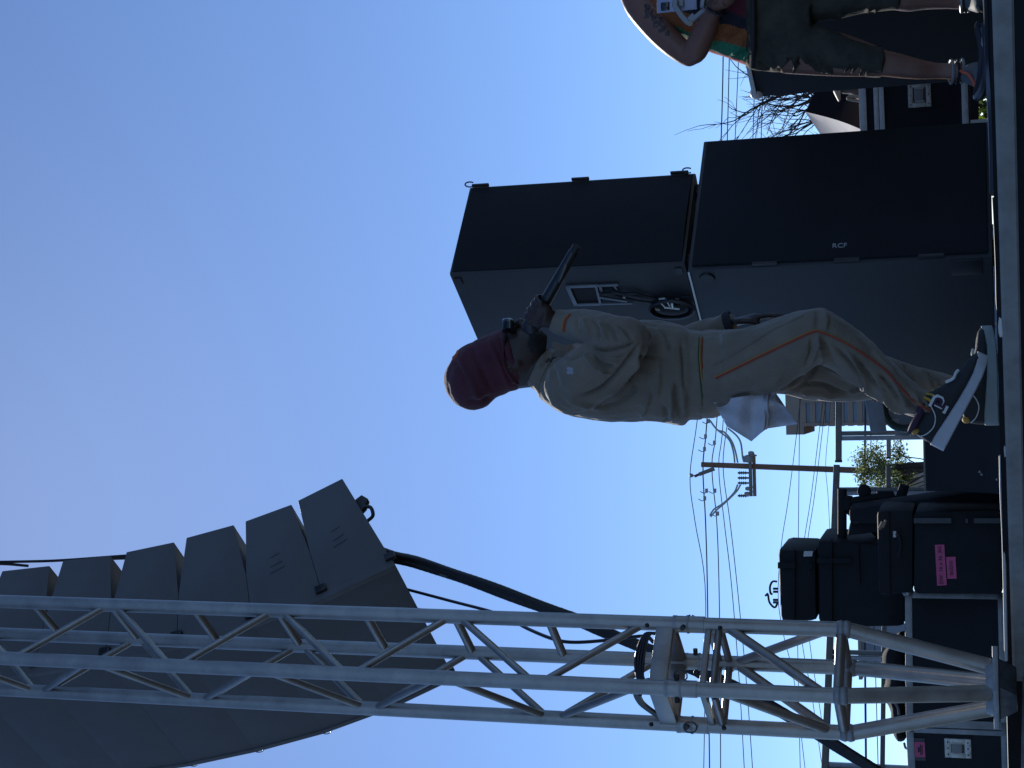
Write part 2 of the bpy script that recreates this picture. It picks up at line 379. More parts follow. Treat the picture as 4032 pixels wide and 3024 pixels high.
def wire(pts, d0, d1, r, label, ext=True):
    n = len(pts); ds = [d0 + (d1 - d0) * i / (n - 1) for i in range(n)]
    P = catmull([at(x, y, d) for (x, y), d in zip(pts, ds)], 5)
    q = MB(); q.tube(P, r, 6)
    c = P[len(P) // 2]; o = mesh_obj('overhead_wire', q, M_WIRE, loc=c); tag(o, label, 'power line', 'overhead wires strung past the utility pole')
wire([(2852, -200), (2844, 400), (2820, 1000), (2784, 1650), (2768, 1835), (2778, 2050), (2785, 2300), (2790, 2700), (2796, 3200)], 75, 75, 0.030, 'overhead wire reaching the very top of the utility pole')
wire([(2790, 1250), (2746, 1650), (2717, 1873), (2736, 2050), (2776, 2300), (2776, 2700), (2768, 3200)], 74.6, 74.6, 0.020, 'overhead wire resting on the tilted bracket arm above the pole top')
wire([(2878, -200), (2870, 300), (2850, 1000), (2823, 1650), (2803, 1835), (2822, 2050), (2831, 2300), (2836, 2700), (2838, 3200)], 75, 75, 0.024, 'overhead wire just under the one at the pole top')
wire([(2925, -200), (2905, 300), (2875, 1000), (2848, 1650), (2830, 1835), (2851, 2050), (2880, 2300), (2912, 2700), (2940, 3200)], 75.3, 75.3, 0.020, 'overhead wire passing midway between pole top and crossarm, upper of a close pair')
wire([(2866, 1650), (2847, 1835), (2874, 2050), (2902, 2300), (2940, 2700), (2975, 3200)], 75.4, 75.4, 0.020, 'overhead wire passing midway between pole top and crossarm, lower of a close pair')
wire([(2985, -200), (2972, 300), (2960, 700), (2940, 1400)], 80, 80, 0.022, 'upper of two wires over the bare tree beside the black cabinets')
wire([(3020, -200), (3005, 300), (2992, 700), (2970, 1400)], 80, 80, 0.022, 'lower of two wires over the bare tree beside the black cabinets')
wire([(3160, 1500), (3140, 1680), (3105, 1960), (3076, 2150), (3064, 2350), (3086, 2503), (3130, 2700), (3190, 3200)], 110, 110, 0.024, 'highest of the sagging wires crossing below the pole crossarm')
wire([(3150, 1500), (3148, 1680), (3145, 1960), (3143, 2150), (3140, 2450), (3146, 2800), (3155, 3200)], 105, 105, 0.024, 'nearly level wire crossing below the pole crossarm')
wire([(3250, 1500), (3228, 1680), (3193, 1960), (3164, 2150), (3150, 2350), (3160, 2540), (3200, 2760), (3262, 3200)], 112, 112, 0.024, 'upper of the slanting wire pair crossing the pole above the rail')
wire([(3262, 1500), (3240, 1680), (3206, 1960), (3178, 2150), (3172, 2350), (3192, 2560), (3230, 2800), (3290, 3200)], 113, 113, 0.024, 'lower of the slanting wire pair crossing the pole above the rail')
wire([(3275, 1500), (3263, 1680), (3251, 1830), (3261, 1960), (3270, 2150), (3285, 2500)], 120, 120, 0.020, 'faint wire just above the top rail, lowest of the slanting wires')
wire([(3409, 1300), (3407, 1680), (3402, 1960), (3404, 2400), (3408, 2800), (3412, 3200)], 60, 60, 0.042, 'thick dark telephone cable seen through the guard rails')
wire([(3428, 1300), (3429, 1680), (3431, 1960), (3440, 2400), (3452, 2800), (3462, 3200)], 62, 62, 0.018, 'thin wire just below the thick telephone cable')

# trees
def branchy(mb, p, d, ln, r, depth, rg, spread=0.55):
    pts = [p]; cur = np.array(p, float); dd = unit(d); n = 4
    for i in range(n):
        dd = unit(dd + np.array([rg.gauss(0, .14), rg.gauss(0, .14), rg.gauss(0.03, .12)])); cur = cur + dd * ln / n; pts.append(cur)
    mb.tube(pts, [r * (1 - .45 * i / n) for i in range(n + 1)], 5 if depth > 2 else 4)
    if depth == 0: return [cur]
    tips = []
    for k in range(rg.choice((2, 3, 3))):
        i = rg.randint(2, n); nd = unit(dd + np.array([rg.gauss(0, spread), rg.gauss(0, spread), rg.gauss(.1, spread * .8)]))
        tips += branchy(mb, pts[i], nd, ln * rg.uniform(.6, .85), r * .55, depth - 1, rg, spread)
    return tips
M_BARK = mat('dark_bark', (0.06, 0.045, 0.04), 0.9, var=0.3, vscale=5)
tb = at(3500, 430, 28); tr = thing('bare_tree', 'leafless tree with dark bare branches behind the black cabinets', 'tree', (tb[0], 28, -1.5))
q = MB(); base = np.array((tb[0] + .4, 28, -1.5)); q.tube([base, base + [-.1, 0, 1.1], base + [0, 0, 2.1]], [.2, .16, .13], 8); mesh_obj('trunk', q, M_BARK, tr)
q = MB(); rg = random.Random(11)
for tx, ty in ((3000, 470), (2990, 330), (2900, 280), (3060, 560), (3040, 250), (2950, 180), (2930, 420), (3110, 610), (3020, 90)):
    s0 = base + [rg.uniform(-.05, .05), 0, 2.0]; e = at(tx, ty, 28 + rg.uniform(-.8, .8)); v = e - s0
    branchy(q, s0, v, np.linalg.norm(v) * .44, .06, 4, rg, .5)
o = mesh_obj('crown', q, M_BARK, tr)

def leafy(name, label, base, centre, rx, ry, rz, n, seed, cols, leaf=.12, holes=.4):
    rg = random.Random(seed); t = thing(name, label, 'tree', base)
    q = MB(); b = np.array(base, float); c = np.array(centre, float)
    q.tube([b, b * .5 + c * .5 + [.1, 0, -.3], c], [.22, .16, .10], 8)
    lv = MB(); blobs = []
    for k in range(16):
        th, ph = rg.uniform(0, 6.28), rg.uniform(-.5, 1.3); e = c + np.array([rx * math.cos(th) * math.cos(ph), ry * math.sin(th) * math.cos(ph), rz * math.sin(ph)]) * rg.uniform(.5, 1)
        q.tube(catmull([b * .35 + c * .65, (b * .2 + c * .4 + e * .4) + [rg.gauss(0, .1), rg.gauss(0, .1), rg.gauss(0, .1)], e], 3), .016, 5)
        blobs.append((e, rg.uniform(.35, .62) * min(rx, rz) * .75))
    for i in range(n):
        e, r = rg.choice(blobs); p = e + np.array([rg.gauss(0, 1), rg.gauss(0, 1), rg.gauss(0, .7)]) * r * .55
        a = unit([rg.gauss(0, 1), rg.gauss(0, 1), rg.gauss(0, 1)]); bb_ = unit(np.cross(a, [rg.gauss(0, 1), rg.gauss(0, 1), rg.gauss(0, 1)])); s = leaf * rg.uniform(.5, 1.2)
        k = lv.addv([p - a * s, p + bb_ * s * .4, p + a * s, p - bb_ * s * .4]); lv.face((k, k + 1, k + 2, k + 3), rg.randrange(len(cols)))
    mesh_obj('trunk', q, M_BARK, t); mesh_obj('crown', lv, cols, t, smooth=False); return t
def leaf_mat(name, col):
    m = mat(name, col, .55); t = m.node_tree; p = t.nodes['Principled BSDF']; o = [n for n in t.nodes if n.type == 'OUTPUT_MATERIAL'][0]
    tr_ = t.nodes.new('ShaderNodeBsdfTranslucent'); tr_.inputs[0].default_value = (min(1, col[0] * 2.2), min(1, col[1] * 2.4), col[2] * 1.2, 1)
    mx = t.nodes.new('ShaderNodeMixShader'); mx.inputs[0].default_value = .45
    t.links.new(p.outputs[0], mx.inputs[1]); t.links.new(tr_.outputs[0], mx.inputs[2]); t.links.new(mx.outputs[0], o.inputs['Surface']); return m
GRN = [leaf_mat('leaf_olive', (0.10, 0.115, 0.06)), leaf_mat('leaf_dark', (0.05, 0.065, 0.035)), leaf_mat('leaf_pale', (0.16, 0.17, 0.12))]
tc_ = at(3560, 1840, 45); leafy('leafy_tree', 'olive green leafy tree growing behind the stair guard rail', (tc_[0], 45, -1.5), tc_ + [0, 0, .3], 1.2, 1.0, .9, 6500, 3, GRN, .052)
tc_ = at(3858, 420, 13); GR2 = [leaf_mat('leaf_sunlit', (0.20, 0.24, 0.05)), GRN[1], leaf_mat('leaf_green', (0.09, 0.12, 0.03))]
leafy('shrub', 'yellow green shrub seen low beneath the aluminium edged road case', (tc_[0], 13, -1.5), tc_ + [0, 0, -.35], .55, .4, .6, 2600, 5, GR2, .05)

# canopy tent beyond the stage
ap = at(3170, 440, 12.0); zc = at(3402, 515, 11.0)
tent = thing('canopy_tent', 'peaked canopy tent with one dark brown panel and one pale grey panel', 'canopy tent', (ap[0], 12.6, -1.5))
hz = zc[2]; near = zc; cxy = ap[:2]; v = near[:2] - cxy
cor = [np.array((*(cxy + np.array((v[0] * math.cos(a) - v[1] * math.sin(a), v[0] * math.sin(a) + v[1] * math.cos(a)))), hz)) for a in (0, math.pi / 2, math.pi, -math.pi / 2)]
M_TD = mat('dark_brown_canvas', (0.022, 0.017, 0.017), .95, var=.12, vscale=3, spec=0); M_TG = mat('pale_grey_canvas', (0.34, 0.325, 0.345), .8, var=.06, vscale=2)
for i in range(4):
    a, b = cor[i], cor[(i + 1) % 4]; q = MB(); rows = []
    for k in range(7):
        t = k / 6; sag = -.10 * math.sin(math.pi * t); rows.append([ap + (a - ap) * t + UP * sag * .35, ap + ((a + b) / 2 - ap) * t + UP * sag, ap + (b - ap) * t + UP * sag * .35])
    n0 = q.addv([p for r in rows for p in r] + [p - UP * .012 for r in rows for p in r]); m_ = 21
    for k in range(6):
        for j in range(2):
            s = n0 + k * 3 + j; q.face((s, s + 1, s + 4, s + 3)); q.face((s + m_, s + m_ + 3, s + m_ + 4, s + m_ + 1))
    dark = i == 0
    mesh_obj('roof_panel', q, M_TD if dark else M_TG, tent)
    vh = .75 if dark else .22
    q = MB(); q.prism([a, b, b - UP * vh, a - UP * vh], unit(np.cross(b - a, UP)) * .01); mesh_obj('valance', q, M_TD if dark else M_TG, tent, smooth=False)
for c in cor:
    q = MB(); q.box((c[0], c[1], (c[2] - 1.5) / 2), np.eye(3), (.02, .02, (c[2] + 1.5) / 2 - .01)); mesh_obj('leg', q, M_ALU, tent, smooth=False)

# ------------------------------------------------------------------ PA cabinets on the stage
def frame_box(c, fx, fy):
    return np.array(c, float), unit(fx), unit(fy)
# subwoofer: near top corner C, front runs right and back, side runs left and back
C = at(2707, 1066, 6.5); Rt = atz(2770, 556, C[2]); FX = unit(Rt - C); SW_ = np.linalg.norm(Rt - C)
SX = np.array([-FX[1], FX[0], 0])                      # along the side, away from the camera
FN = -SX; SN = -FX                                     # outward normals of front and left side
SH, SDp = C[2] - 0.012, 0.80
def cab(mb, c, w, h, d):                               # c: near top corner
    mb.box(c + FX * w / 2 + SX * d / 2 - UP * h / 2, (FX, SX, UP), (w / 2, d / 2, h / 2))
sub = thing('subwoofer', 'large black subwoofer on the stage with a small white logo, under the full range speaker', 'speaker', (*(C + FX * SW_ / 2 + SX * SDp / 2)[:2], 0))
q = MB(); cab(q, C, SW_, SH, SDp); mesh_obj('cabinet', q, M_BLK, sub, bevel=.008)
q = MB(); q.box(C + FX * SW_ / 2 - UP * SH / 2 + FN * .003, (FX, FN, UP), (SW_ / 2 - .018, .012, SH / 2 - .018)); mesh_obj('grille', q, M_GRL, sub, bevel=.004)
for a in (0.0, 1.0):
    for b in (0, 1):
        q = MB(); q.box(C + FX * (.05 + (SW_ - .1) * a) + SX * (.05 + (SDp - .1) * b) - UP * (SH + .006), (FX, SX, UP), (.03, .03, .006)); mesh_obj('foot', q, M_RUB, sub)
q = MB(); p = C + SX * .05 - UP * .075 + SN * .002
q.tube([p - SN * .004, p + SN * .008], [.034, .030], 20); mesh_obj('pole_cup', q, M_RUB, sub)
for hz_ in (SH - .10,):
    q = MB(); q.box(C + SX * .05 - UP * hz_ + SN * .002, (SX, SN, UP), (.045, .006, .06)); mesh_obj('side_handle', q, M_RUB, sub, bevel=.004)
for k in range(3):
    q = MB(); q.box(C - UP * (.32 + .33 * k) + FN * .006 + FX * .012, (UP, FX, FN), (.05, .006, .010)); mesh_obj('grille_clip', q, M_STL, sub)
q = MB(); q.box(C + SX * .20 - UP * .004 + SN * .001, (SX, SN, UP), (.19, .004, .004)); mesh_obj('sunlit_edge_paint', q, mat('painted_sunlight', (.75, .75, .72), .4), sub)  # pale bar paints the sunlight catching the top edge of the side
lp = at(3306, 968, 6.5); k = ((C + FN * .016) - lp) @ FN / (unit(lp) @ FN); lp = lp + unit(lp) * k
text_obj('logo', 'RCF', .034, mat('logo_white', (.42, .44, .47), .5), sub, lp + FN * .001, -UP, FX, .0012)
# right loudspeaker cabinet with the pole-type handle plate, standing on the subwoofer
S = at(1759, 1038, 6.5); s0 = C + FX * .028 + SX * .0; S = np.array([s0[0] + .012, s0[1] + .01, S[2]])
TW, TD = .52, .585; TH_ = S[2] - C[2] - .016
spk = thing('loudspeaker', 'tall black full range loudspeaker standing on the subwoofer behind the man', 'speaker', (*(S + FX * TW / 2 + SX * TD / 2)[:2], C[2]))
q = MB()
pro = [S + SX * TD, S, S + FX * TW * .34 - SX * .0 - UP * .004, S + FX * TW * .72 - UP * .012, S + FX * TW, S + FX * TW + SX * TD]
pro = [S, S + FX * TW * .5 - FN * 0, S + FX * TW, S + FX * (TW - .06) + SX * TD, S + SX * TD + FX * .0]
q.prism(pro, -UP * TH_); mesh_obj('cabinet', q, M_BLK, spk, bevel=.008)
q = MB(); arc = [S + FX * (.012 + (TW - .024) * t) + FN * (.004 + .020 * math.sin(math.pi * t)) - UP * .014 for t in [i / 8 for i in range(9)]]
q.prism(arc + [S + FX * (TW - .012) - FN * .01 - UP * .014, S + FX * .012 - FN * .01 - UP * .014], -UP * (TH_ - .028)); mesh_obj('grille', q, M_GRL, spk)
for z_ in (.05, .5, .93):
    q = MB(); q.box(S + FX * (TW + .004) - UP * TH_ * z_ + FN * .004, (FX, FN, UP), (.005, .008, .040)); mesh_obj('grille_clip', q, M_STL, spk, bevel=.002)
for z_ in (.012, .985):
    q = MB(); p = S + FX * (TW + .008) - UP * (TH_ * z_ + (.01 if z_ < .5 else 0)) + FN * .01
    q.tube([p + FX * .012 * math.cos(a) * 1.3 + UP * (.02 + .022 * math.sin(a)) + FN * .004 * math.sin(a) for a in [i * .45 - .6 for i in range(11)]], .0035, 6); mesh_obj('shackle', q, M_STL, spk)
for z_ in (.03, .97):
    q = MB(); q.box(S + SX * .045 - UP * TH_ * z_ + SN * .003, (SX, SN, UP), (.02, .004, .015)); mesh_obj('rigging_plate', q, M_STL, spk)
for a in (.06, TW - .06):
    for b in (.06, TD - .06):
        q = MB(); q.box(S + FX * a + SX * b - UP * (TH_ + .004), (FX, SX, UP), (.025, .025, .008)); mesh_obj('foot', q, M_RUB, spk)
# handle and connector plate on the side: drawn on the side plane
def side(x, y, off=.004):
    d = unit(ray(x, y)); k = ((S + SN * off) @ SN) / (d @ SN); return d * k
def plate(mb, pts, hgt, holes=()):
    mb.prism([side(x, y, .001) for x, y in pts], SN * hgt)
zs = 3.318
cv = lambda a, b: (2200 + a / zs, 900 + b / zs)
M_PLT = mat('blue_grey_plate', (.20, .21, .23), .45, metal=.3, var=.15, vscale=20)
q = MB()
def bar(mb, a, b, w, hgt=.008):
    A, B = side(*cv(*a)), side(*cv(*b)); d = unit(B - A); n_ = unit(np.cross(d, SN)); mb.box((A + B) / 2 + SN * hgt / 2, (d, n_, SN), (np.linalg.norm(B - A) / 2 + w * .3, w / 2, hgt / 2))
for a, b, w in (((120, 755), (225, 985), .019), ((120, 750), (500, 735), .016), ((225, 985), (545, 975), .014), ((490, 750), (545, 965), .011), ((500, 735), (770, 725), .012), ((540, 735), (575, 840), .012), ((545, 975), (960, 965), .009), ((545, 890), (890, 940), .010), ((730, 740), (770, 800), .010)): bar(q, a, b, w)
mesh_obj('handle_plate', q, M_PLT, spk, bevel=.002)
q = MB(); q.prism([side(*cv(*p), -.004) for p in ((175, 775), (475, 765), (535, 960), (245, 970))], SN * .0055); q.prism([side(*cv(*p), -.004) for p in ((565, 760), (715, 750), (755, 830), (590, 850))], SN * .0055)
mesh_obj('handle_recess', q, mat('recess_black', (.008, .008, .009), .7), spk)
# cables plugged into the plate and a coil hanging over the top of the sub
cb = thing('speaker_cable', 'coil of black cable with grey plugs hanging from the speaker plate onto the subwoofer', 'cable', side(*cv(1500, 1050)))
q = MB()
for pts in ([(530, 850), (750, 880), (950, 930), (1150, 960), (1350, 985), (1600, 1000)], [(590, 850), (800, 850), (1000, 850), (1200, 900), (1400, 930), (1650, 940)], [(700, 820), (1000, 880), (1300, 920), (1700, 880)]):
    q.tube(catmull([side(*cv(*p), .018) for p in pts], 5), .006, 6)
for k in range(5):
    q.tube([side(*cv(1480 + (235 + 14 * k) * math.cos(a), 1060 + (95 + 6 * k) * math.sin(a)), .016 + .009 * k) for a in [i * 6.3 / 20 for i in range(21)]], .006, 6)
mesh_obj('cable_coil', q, M_CAB, cb)
for a, b, w in (((1310, 920), (1390, 910), .008), ((1320, 950), (1390, 1020), .009), ((1400, 920), (1450, 1010), .007), ((1380, 1025), (1580, 1045), .010), ((1480, 960), (1490, 1030), .014), ((1260, 1040), (1320, 1060), .012), ((1530, 920), (1570, 930), .010), ((840, 890), (870, 900), .008)):
    q = MB(); A, B = side(*cv(*a), .04), side(*cv(*b), .04); q.tube([A, B], w * .6, 8); mesh_obj('plug', q, mat('plug_nickel', (.5, .47, .44), .35, metal=.8), cb)

# right-hand cabinet behind the camera man
Cr = at(2968, 384, 7.6); dr = atz(2942, 266, Cr[2]) - Cr; RX = unit(dr); RS = np.array([-RX[1], RX[0], 0])
hr = Cr[2] - .012
rs = thing('subwoofer', 'large black speaker cabinet with top edge painted as sunlit and white corner, behind the man in shorts', 'speaker', (*(Cr + RX * .42 + RS * .35)[:2], 0))
q = MB(); q.box(Cr + RX * .42 + RS * .38 - UP * hr / 2, (RX, RS, UP), (.42, .38, hr / 2)); mesh_obj('cabinet', q, M_BK2, rs, bevel=.008)
q = MB(); q.box(Cr + RX * .42 - RS * .002 - UP * .008, (RX, RS, UP), (.415, .010, .010)); mesh_obj('pale_edge_bar', q, mat('painted_sun_edge', (.62, .63, .62), .5), rs)  # sunlit top edge put in as a pale coloured bar
q = MB(); q.ball(Cr + RX * .018 + RS * .012 - UP * .016, .033); mesh_obj('corner_ball', q, mat('white_corner', (.72, .72, .68), .45), rs)
for a in (.06, .78):
    for b in (.06, .7):
        q = MB(); q.box(Cr + RX * a + RS * b - UP * (hr + .006), (RX, RS, UP), (.03, .03, .006)); mesh_obj('foot', q, M_RUB, rs)

# road case between the cabinets
def pl_pt(x, y, P, N):
    d = unit(ray(x, y)); return d * ((P @ N) / (d @ N))
def dish(t, P, nrm, ux, uz, w, h, m_in=None):
    """recessed butterfly handle: rim plate with rivets, dark dish, folded grip"""
    q = MB()
    for s in (-1, 1):
        q.box(P + ux * s * (w / 2 - .012) + nrm * .003, (ux, uz, nrm), (.013, h / 2, .004)); q.box(P + uz * s * (h / 2 - .012) + nrm * .0032, (ux, uz, nrm), (w / 2 - .02, .012, .004))
    rim = mesh_obj('handle_dish', q, mat('zinc_plate', (.50, .49, .46), .42, metal=.7, var=.25, vscale=40), t, bevel=.002)
    q = MB(); q.box(P + nrm * .0005, (ux, uz, nrm), (w / 2 - .02, h / 2 - .02, .001)); mesh_obj('dish_recess', q, mat('rusty_recess', (.10, .06, .045), .6, var=.4, vscale=60), t)
    q = MB(); q.box(P + nrm * .004 - ux * .004, (ux, uz, nrm), (w * .20, h * .24, .004)); mesh_obj('grip', q, mat('grip_grey', (.26, .25, .25), .5), t, bevel=.002)
    for s in (-1, 1):
        q = MB(); q.tube([P + nrm * .006 + ux * w * .22 * -1 + uz * s * h * .27, P + nrm * .006 + ux * w * .2 + uz * s * h * .27], .004, 8); mesh_obj('grip_bar', q, M_ALU, t)
    for s in (-1, 1):
        for k in (-1, 0, 1):
            q = MB(); q.ball(P + ux * s * (w / 2 - .012) + uz * k * (h / 2 - .016) + nrm * .007, (.0045, .0045, .003), 6, 4); mesh_obj('rivet', q, M_STL, t)
P0 = at(3390, 500, 8.5); CX = unit(RX * [-.25, .25, 0] + np.array([1, -.10, 0])); CX = unit([1, -.16, 0]); CNrm = np.array([CX[1], -CX[0], 0])
top = at(3384, 420, 8.5)[2]; bot = at(3815, 420, 8.5)[2]
cc = at(3600, 400, 8.5); cw = .56
rc = thing('road_case', 'black road case with wide silver edging and a square handle dish between the cabinets', 'road case', (*(cc - CNrm * .28)[:2], 0))
q = MB(); q.box((*(cc - CNrm * .3)[:2], (top + bot) / 2), (CX, CNrm, UP), (cw / 2, .296, (top - bot) / 2 - .002)); mesh_obj('body', q, M_PLY, rc)
F0 = np.array((*cc[:2], 0))
def strip(zc_, h, out=.004):
    q = MB(); q.box(F0 + UP * zc_ + CNrm * out * .5, (CX, CNrm, UP), (cw / 2 + .002, .006, h / 2)); return mesh_obj('edge_strip', q, mat('bright_edge_alu', (.60, .61, .62), .42, metal=.5, var=.12, vscale=25), rc, bevel=.001)
zz = lambda x: at(x, 420, 8.5)[2]
strip((zz(3384) + zz(3412)) / 2, zz(3384) - zz(3412)); strip((zz(3441) + zz(3460)) / 2, zz(3441) - zz(3460)); strip((zz(3462) + zz(3482)) / 2, zz(3462) - zz(3482), .007); strip((zz(3787) + zz(3813)) / 2, zz(3787) - zz(3813))
for s in (-1, 1):
    q = MB(); q.box(F0 + CX * s * (cw / 2 - .012) + UP * (top + bot) / 2 + CNrm * .001, (CX, CNrm, UP), (.014, .006, (top - bot) / 2 - .03)); mesh_obj('edge_strip', q, M_ALD, rc)
    for b in (.06, .52):
        q = MB(); p = F0 + CX * s * (cw / 2 - .07) - CNrm * b + UP * (.055); q.tube([p - CX * .015, p + CX * .015], .05, 14); q.box(p + UP * .048, (CX, CNrm, UP), (.03, .035, .006)); mesh_obj('caster', q, M_RUB, rc)
dish(rc, np.array((*pl_pt(3622, 374, F0, CNrm)[:2], zz(3622))) + CNrm * .001, CNrm, UP * -1, CX, .115, .125)
# tan strap bag on the case
bp = at(3350, 372, 8.45); bag = thing('bag', 'small tan leather bag with looped strap standing on the road case', 'bag', (bp[0], bp[1] + .1, top))
M_TANL = mat('tan_leather', (.52, .38, .26), .6, var=.12, vscale=20)
bw = at(3384, 355, 8.5)
q = MB(); q.loft([(3383, 330, 3383, 396, 8.6, .05), (3350, 326, 3350, 372, 8.6, .05), (3322, 326, 3322, 368, 8.6, .045), (3312, 330, 3312, 362, 8.6, .03)]); mesh_obj('body', q, mat('brown_bag_cloth', (.12, .09, .075), .8, var=.3, vscale=30), bag)
q = MB(); q.loft([(3310, 326, 3310, 392, 8.58, .035), (3302, 326, 3302, 400, 8.58, .035), (3290, 326, 3290, 380, 8.58, .035), (3281, 330, 3281, 362, 8.58, .02)]); mesh_obj('flap', q, M_TANL, bag)
q = MB(); q.tube(catmull([at(3383, 398, 8.5), at(3345, 392, 8.5), at(3338, 386, 8.5), at(3350, 378, 8.5), at(3383, 382, 8.5)], 4), .008, 8); mesh_obj('strap', q, M_TANL, bag)

# ------------------------------------------------------------------ guard rails and stairs at the back of the stage
def rect_tube(mb, a, b, w, d):
    a, b = np.asarray(a, float), np.asarray(b, float); t = unit(b - a); s = unit(np.cross(t, [0.02, 1, 0.03])); mb.box((a + b) / 2, (t, s, np.cross(t, s)), (np.linalg.norm(b - a) / 2, w / 2, d / 2))
gl = thing('guard_rail', 'silver metal guard rail crossing behind the drum cases and the truss tower', 'railing', (*at(3760, 1934, 9.3)[:2], 0))
dl = lambda y: 9.3 - (y - 1835) * 0.98 / 1145
q = MB(); rect_tube(q, at(3295, 1836, dl(1836)), at(3247, 3060, dl(3060)), .036, .04); mesh_obj('top_rail', q, M_GAL, gl, bevel=.003)
q = MB(); rect_tube(q, at(3498, 1838, dl(1838)), at(3498, 1921, dl(1921)), .026, .03); mesh_obj('mid_rail', q, M_GAL, gl, bevel=.002)
q = MB(); rect_tube(q, at(3488, 1950, dl(1950)), at(3474, 3060, dl(3060)), .024, .03); mesh_obj('mid_rail', q, M_GAL, gl, bevel=.002)
for y in (1927, 1942, 2567, 2588, 3010, 3030):
    x0 = 3307 - (y - 1836) * 48 / 1224; q = MB(); a = at(x0, y, dl(y)); rect_tube(q, a, (a[0], a[1], 0.0), .022, .03); mesh_obj('post', q, M_GAL if y % 2 else M_ALD, gl, bevel=.002)
g2 = thing('guard_rail', 'silver stair guard rail with capped open ends beside the wooden pole, behind the performer', 'railing', (*at(3760, 1716, 9.6)[:2], 0))
q = MB(); rect_tube(q, at(3302, 1812, 9.6), at(3302, 1300, 9.6), .036, .04); mesh_obj('top_rail', q, M_GAL, g2, bevel=.003)
q = MB(); rect_tube(q, at(3302, 1820, 9.6), at(3302, 1811, 9.6), .040, .044); mesh_obj('end_cap', q, M_RUB, g2)
q = MB(); rect_tube(q, at(3499, 1800, 9.6), at(3499, 1732, 9.6), .026, .03); mesh_obj('mid_rail', q, M_ALD, g2, bevel=.002)
q = MB(); rect_tube(q, at(3499, 1806, 9.6), at(3499, 1799, 9.6), .028, .032); mesh_obj('end_cap', q, M_RUB, g2)
for y in (1707, 1726):
    q = MB(); a = at(3313, y, 9.6); rect_tube(q, a, (a[0], a[1], 0.0), .026, .03); mesh_obj('post', q, M_GAL if y < 1710 else M_ALD, g2, bevel=.002)
M_TRD = mat('grey_tread', (.27, .28, .30), .6, metal=.2, var=.2, vscale=10)
sa = thing('access_ramp', 'grey metal plank propped beside the stair guard rail', 'plank', at(3500, 1690, 9.3) * [1, 1, 0])
q = MB(); q.prism([at(3403, 1560, 9.35), at(3472, 1560, 9.35), at(3492, 1700, 9.3), at(3430, 1704, 9.3)], (0, .03, .005)); mesh_obj('plank', q, M_TRD, sa, bevel=.003)
q = MB(); a = at(3470, 1660, 9.4); rect_tube(q, a, (a[0], a[1] + .1, 0), .03, .03); mesh_obj('support', q, M_ALD, sa)
st = thing('access_stairs', 'grey metal stair treads with dark green curved cover behind the performer', 'stairs', at(3640, 1660, 9.5) * [1, 1, 0])
for x0, x1 in ((3518, 3575), (3578, 3624)):
    q = MB(); q.prism([at(x0, 1560, 9.5), at(x1, 1560, 9.5), at(x1 + 6, 1716, 9.45), at(x0 + 6, 1716, 9.45)], (0, .04, 0)); mesh_obj('tread', q, M_TRD, st, bevel=.003)
q = MB(); a = at(3628, 1712, 9.46); q.box(((a[0] + at(3628, 1560, 9.5)[0]) / 2, a[1] + .05, a[2] / 2), np.eye(3), (.115, .02, a[2] / 2)); mesh_obj('stringer', q, M_TRD, st)
q = MB(); c_ = at(3560, 1600, 9.4); q.tube([c_ + np.array([.13 * math.cos(a), 0, .13 * math.sin(a)]) * [1, 1, .9] for a in [i * math.pi * 2 / 24 for i in range(25)]], .022, 8); mesh_obj('curved_rim', q, mat('dark_green_plastic', (.02, .04, .035), .5), st)
q = MB(); q.tube([c_, c_ + [0, .03, 0]], .11, 24); mesh_obj('cover', q, mat('grey_cover', (.16, .17, .18), .6), st)

# ------------------------------------------------------------------ backline cases at the left of the stage
def quad_case(t, name, m, corners, d0, dep, bevel=.012):
    """case whose front corners are given by pixels (top-right, bottom-right, bottom-left, top-left), pushed back by dep"""
    P = [at(x, y, d) for x, y, d in corners]; q = MB(); q.prism(P, dep); return mesh_obj(name, q, m, t, bevel=bevel), P
def lid_bands(t, corners, fr, m, w=.05, out=.006):
    """raised horizontal band across the front at fraction fr from the top"""
    P = [at(x, y, d) for x, y, d in corners]; a = P[0] + (P[1] - P[0]) * fr; b = P[3] + (P[2] - P[3]) * fr; dn = unit(P[1] - P[0])
    q = MB(); q.box((a + b) / 2 - [0, out * .4, 0], (b - a, dn, np.cross(unit(b - a), dn)), (np.linalg.norm(b - a) / 2 + .002, w / 2, out)); return mesh_obj('lid_rim', q, m, t, bevel=.003)
grp = 'black drum cases stacked at the left of the stage'
M_GRY = mat('grey_webbing', (.085, .09, .095), .8, var=.15, vscale=60)
# case with the pink tape
cA = [(3600, 2014, 6.50), (3951, 2006, 6.50), (3949, 2342, 6.50), (3597, 2340, 6.50)]
tA = thing('drum_case', 'big black case with two pink tape labels at the bottom of the stack', 'case', at(3951, 2160, 6.7) * [1, 1, 0], grp)
o, PA = quad_case(tA, 'body', M_PLA, cA, 6.5, np.array([0.02, .42, 0]), .02)
for x0, x1 in ((3598, 3746), (3835, 3945)):
    q = MB(); q.prism([at(x0, 2040, 6.492), at(x1, 2040, 6.492), at(x1, 2060, 6.492), at(x0, 2060, 6.492)], (0, -.006, 0)); mesh_obj('webbing_strap', q, M_GRY, tA)
q = MB(); q.prism([at(3802, 2040, 6.492), at(3812, 2040, 6.492), at(3812, 2058, 6.492), at(3802, 2058, 6.492)], (0, -.012, 0)); mesh_obj('buckle', q, M_GRY, tA, bevel=.002)
def pxq(x, y, d=6.496): return at(x, y, d)
q = MB(); q.prism([pxq(3681, 2145), pxq(3718, 2144), pxq(3728, 2304), pxq(3690, 2306)], (0, -.002, 0)); tp = mesh_obj('pink_tape_label', q, M_PNK, tA, smooth=False)
